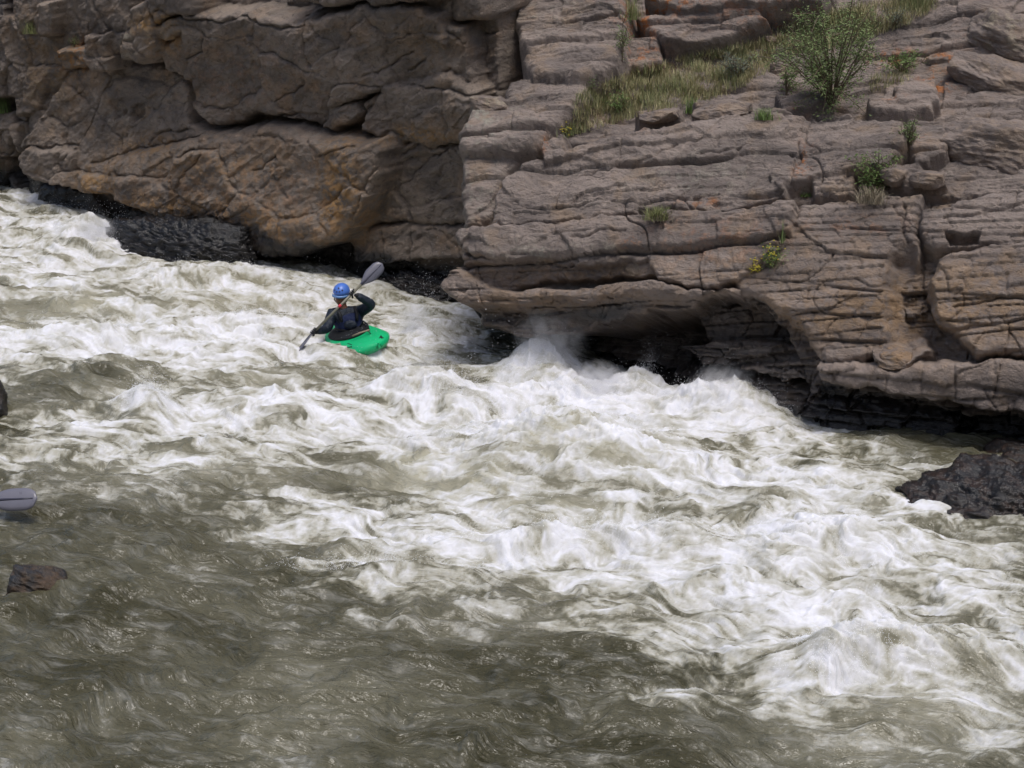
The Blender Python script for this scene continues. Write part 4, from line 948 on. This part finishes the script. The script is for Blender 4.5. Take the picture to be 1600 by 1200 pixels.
def leaves(r, pts, size, droop=.2):
    V = []; F = []; tint = []
    for p in pts:
        a = r.uniform(0, 6.283); e = r.uniform(-.7, .9) - droop; d = np.array([math.cos(a) * math.cos(e), math.sin(a) * math.cos(e), math.sin(e)])
        s = np.cross(d, r.normal(size=3)); s /= np.linalg.norm(s) + 1e-9; L_ = size * r.uniform(.6, 1.3); W_ = L_ * r.uniform(.12, .21); k = len(V); tv = r.random()
        n = np.cross(d, s) * W_ * .3
        V += [p, p + d * L_ * .45 + s * W_ + n, p + d * L_, p + d * L_ * .45 - s * W_ + n]; tint += [tv] * 4
        F.append((k, k + 1, k + 2, k + 3))
    return V, F, tint
def pmesh(name, d, mat, parent): return put(mesh(name, d[0], d[1], mat, attrs=dict(tint=np.array(d[2])), smooth=False), parent)
def stems(r, base, n, h, spread, th=.008, lean=(0, 0), sub=3):
    parts = []; tips = []
    for i in range(n):
        a = r.uniform(0, 6.283); o = np.array([math.cos(a), math.sin(a), 0]) * spread * math.sqrt(r.uniform(.02, 1)); hh = h * r.uniform(.6, 1.05) * (1 - .3 * np.linalg.norm(o) / spread)
        P = [base + o * (t ** 1.2) + np.array([lean[0] * t, lean[1] * t, hh * t ** .9]) + r.normal(size=3) * .015 * t for t in np.linspace(0, 1, 6)]
        parts.append(tube_mesh(P, [th * (1 - .14 * j) for j in range(6)], 5)); tips += [(P[j] + (P[j + 1] - P[j]) * r.random(), j) for j in (2, 3, 4) for _ in range(3)] + [(P[5], 5)]
        for _ in range(sub):
            j = r.integers(1, 5); d = r.normal(size=3) * .5 + np.array([o[0], o[1], .5]) ; d /= np.linalg.norm(d); l = h * r.uniform(.15, .34)
            Q = [P[j] + d * l * t + np.array([0, 0, -.1 * l * t * t]) for t in np.linspace(0, 1, 4)]
            parts.append(tube_mesh(Q, [th * .55, th * .45, th * .35, th * .2], 4)); tips += [(Q[1] + (Q[3] - Q[1]) * r.random(), 5) for _ in range(5)] + [(Q[3], 5)]
    v, f = join(parts); return (v, f, [.5] * len(v)), tips
def plant(kind, name, px, py, wpx, hpx, seed, label, cat, mat, lean=(0, 0), leaf=.03, nl=700, ns=9, flowers=0, group=None, fmat=None):
    r = np.random.default_rng(seed); p, n, dist = hit(px, py); ppm = FPX / (dist * .97); h = hpx / ppm * 1.05; w = wpx / ppm * .5
    p = p - np.array([0, 0, .01]); root = empty(name, p); tag(root, label, cat, group or ('plants on the outcrop ledges' if px > 400 else 'plants on the upper left rocks'))
    if kind == 'tuft':
        pmesh('foliage', blades(r, p, nl, h, w, lean, .0045), mat, root)
        if ns: pmesh('dead_blades', blades(r, p, ns, h * .55, w * 1.1, (lean[0], lean[1] - .03), .004), G_dead, root)
    else:
        sd, tips = stems(r, p, ns, h, w, .006 + .004 * h, lean); pmesh('stem', sd, G_stem, root)
        pts = []
        for i in range(nl):
            t, j = tips[r.integers(len(tips))]; pts.append(t + r.normal(size=3) * (.026 + .012 * h))
        pmesh('foliage', leaves(r, pts, leaf), mat, root)
        if flowers:
            q = [tips[r.integers(len(tips))][0] + r.normal(size=3) * .03 + np.array([0, -.02, .03]) for _ in range(flowers)]
            v, f = ellipsoid((0, 0, 0), (.011, .011, .007), None, 8, 5); f0 = pmesh('flower', (v, f, r.random(len(v))), fmat or G_yel, root)
            for k, x in enumerate(q):
                fo = f0 if k == 0 else f0.copy()
                if k: C.objects.link(fo)
                fo.matrix_parent_inverse = Matrix.Identity(4); fo.location = Vector(x - p)
    return root
plant('bush', 'bush', 1300, 168, 165, 178, 1, 'biggest leafy green bush growing high on the outcrop', 'bush', G_bush, lean=(-.10, -.14), leaf=.04, nl=7500, ns=34)
plant('bush', 'bush', 1228, 150, 40, 70, 2, 'small light green shrub hugging the left foot of the biggest bush', 'bush', G_bright, leaf=.035, nl=500, ns=7)
plant('bush', 'bush', 1408, 112, 70, 36, 3, 'low round green shrub right of the biggest bush', 'bush', G_bright, lean=(0, -.05), leaf=.035, nl=800, ns=10)
plant('bush', 'sagebrush', 1152, 122, 62, 44, 4, 'pale sage grey shrub in the dry grass slope', 'shrub', G_sage, leaf=.022, nl=1500, ns=16)
plant('bush', 'sagebrush', 1398, 42, 50, 34, 5, 'grey green shrub near the top right of the outcrop', 'shrub', G_sage, leaf=.022, nl=900, ns=12)
plant('bush', 'leafy_plant', 1418, 238, 30, 62, 6, 'tall thin green plant in a cleft by the stacked grey stones', 'plant', G_bush, leaf=.035, nl=420, ns=9)
plant('bush', 'leafy_plant', 1368, 308, 66, 84, 7, 'feathery bright green plant below the stacked grey stones', 'plant', G_bright, leaf=.04, nl=1300, ns=24)
plant('tuft', 'grass_tuft', 1362, 316, 60, 30, 27, 'pale dead straw clump at the foot of the feathery plant', 'grass', G_dead, nl=260, ns=0)
plant('bush', 'flowering_plant', 1207, 418, 40, 44, 8, 'bright green plant with yellow flowers on the ledge edge', 'plant', G_bright, leaf=.025, nl=900, ns=10, flowers=40)
plant('bush', 'flowering_plant', 1178, 424, 24, 18, 9, 'small yellow flowered clump left of the bright green plant', 'plant', G_yel, leaf=.018, nl=200, ns=7, flowers=34)
plant('tuft', 'grass_tuft', 1222, 378, 14, 36, 10, 'wispy stalks rising above the yellow flowered plant', 'plant', G_bush, nl=30, ns=6)
plant('tuft', 'grass_tuft', 1028, 342, 52, 26, 11, 'tuft of olive grass hanging from the long horizontal crack', 'grass', G_mix, lean=(0, -.06), nl=260, ns=120)
plant('bush', 'vine', 972, 96, 16, 78, 12, 'narrow upright leafy plant beside the upper left rock block', 'plant', G_bright, leaf=.03, nl=420, ns=5)
plant('tuft', 'grass_tuft', 985, 30, 40, 40, 13, 'wispy grass at the top edge above the orange lichen', 'grass', G_mix, nl=140, ns=60)
plant('bush', 'bush', 968, 180, 46, 38, 14, 'small bright green shrub at the left end of the grass slope', 'bush', G_bright, leaf=.035, nl=420, ns=8)
plant('bush', 'flowering_plant', 884, 212, 30, 18, 15, 'low clump with tiny yellow flowers on a pale slab', 'plant', G_bright, leaf=.02, nl=180, ns=6, flowers=40)
plant('bush', 'bush', 925, 142, 34, 24, 16, 'dark green shrub under the upper left rock block', 'bush', G_bush, leaf=.03, nl=260, ns=7)
plant('tuft', 'grass_tuft', 1080, 176, 26, 30, 17, 'green tuft between the two thin slabs', 'grass', G_bright, nl=120, ns=10)
plant('tuft', 'grass_tuft', 1195, 186, 40, 22, 18, 'patch of green grass below the small grey block', 'grass', G_bright, nl=150, ns=20)
plant('tuft', 'grass_tuft', 4, 176, 24, 30, 19, 'bright green tuft at the far left edge of the cliff', 'grass', G_bright, nl=120, ns=10)
plant('tuft', 'grass_tuft', 50, 52, 34, 26, 20, 'olive grass tuft on the broken rocks at upper left', 'grass', G_mix, nl=160, ns=30)
plant('bush', 'bush', 116, 72, 22, 16, 21, 'tiny dark green shrub above the ochre rock at upper left', 'bush', G_bush, leaf=.025, nl=160, ns=5)
plant('tuft', 'grass_tuft', 1258, 306, 24, 10, 22, 'tiny green tuft beside the orange stained notch', 'grass', G_bright, nl=50, ns=6)
def inside(x, y, q):
    c = False; n = len(q)
    for i in range(n):
        a, b = q[i], q[(i + 1) % n]
        if (a[1] > y) != (b[1] > y) and x < (b[0] - a[0]) * (y - a[1]) / (b[1] - a[1]) + a[0]: c = not c
    return c
def meadow(polys, seed):
    r = np.random.default_rng(seed); out = {0: [], 1: []}
    for q, n, h in polys:
        q_ = np.array(q); lo = q_.min(0); hi = q_.max(0); k = 0
        while k < n:
            x, y = r.uniform(lo[0], hi[0]), r.uniform(lo[1], hi[1])
            if not inside(x, y, q): continue
            k += 1
            cl = float(fbm(np.array([x / 45.]), np.array([y / 22.]), 3, 700)[0])
            if cl < -.22 and r.random() < .8: continue
            p, _, dd = hit(x, y, (Rw,)); out[0 if r.random() < .62 - cl else 1].append((p - np.array([0, 0, .01]), h * (1 + cl)))
    return out
md = meadow([([(905, 152), (960, 124), (1060, 92), (1170, 68), (1218, 62), (1205, 112), (1130, 152), (1010, 178), (955, 195), (880, 216)], 5200, .13),
             ([(1200, 50), (1340, 12), (1470, -6), (1440, 30), (1360, 60), (1240, 90)], 2400, .16), ([(1360, 120), (1420, 110), (1420, 130), (1360, 145)], 150, .1)], 3)
r = np.random.default_rng(4); Vd = []; Fd = []; Td = []
for key in (0, 1):
    for p, h in md[key]:
        v, f, t = blades(r, p, 3, h, h * .6, (0, -.02), .0042); k = len(Vd); Vd += v; Fd += [tuple(i + k for i in q) for q in f]; Td += [x * .5 + (.5 if key == 0 else -.25) for x in t]
gm = leaf_mat('grass_slope', (.18, .22, .09), (.52, .44, .26))
gr = mesh('grass', Vd, Fd, gm, attrs=dict(tint=np.clip(np.array(Td), 0, 1)), smooth=False); tag(gr, 'dry and green grass on the sloping ledge of the outcrop', 'grass', kind='stuff')
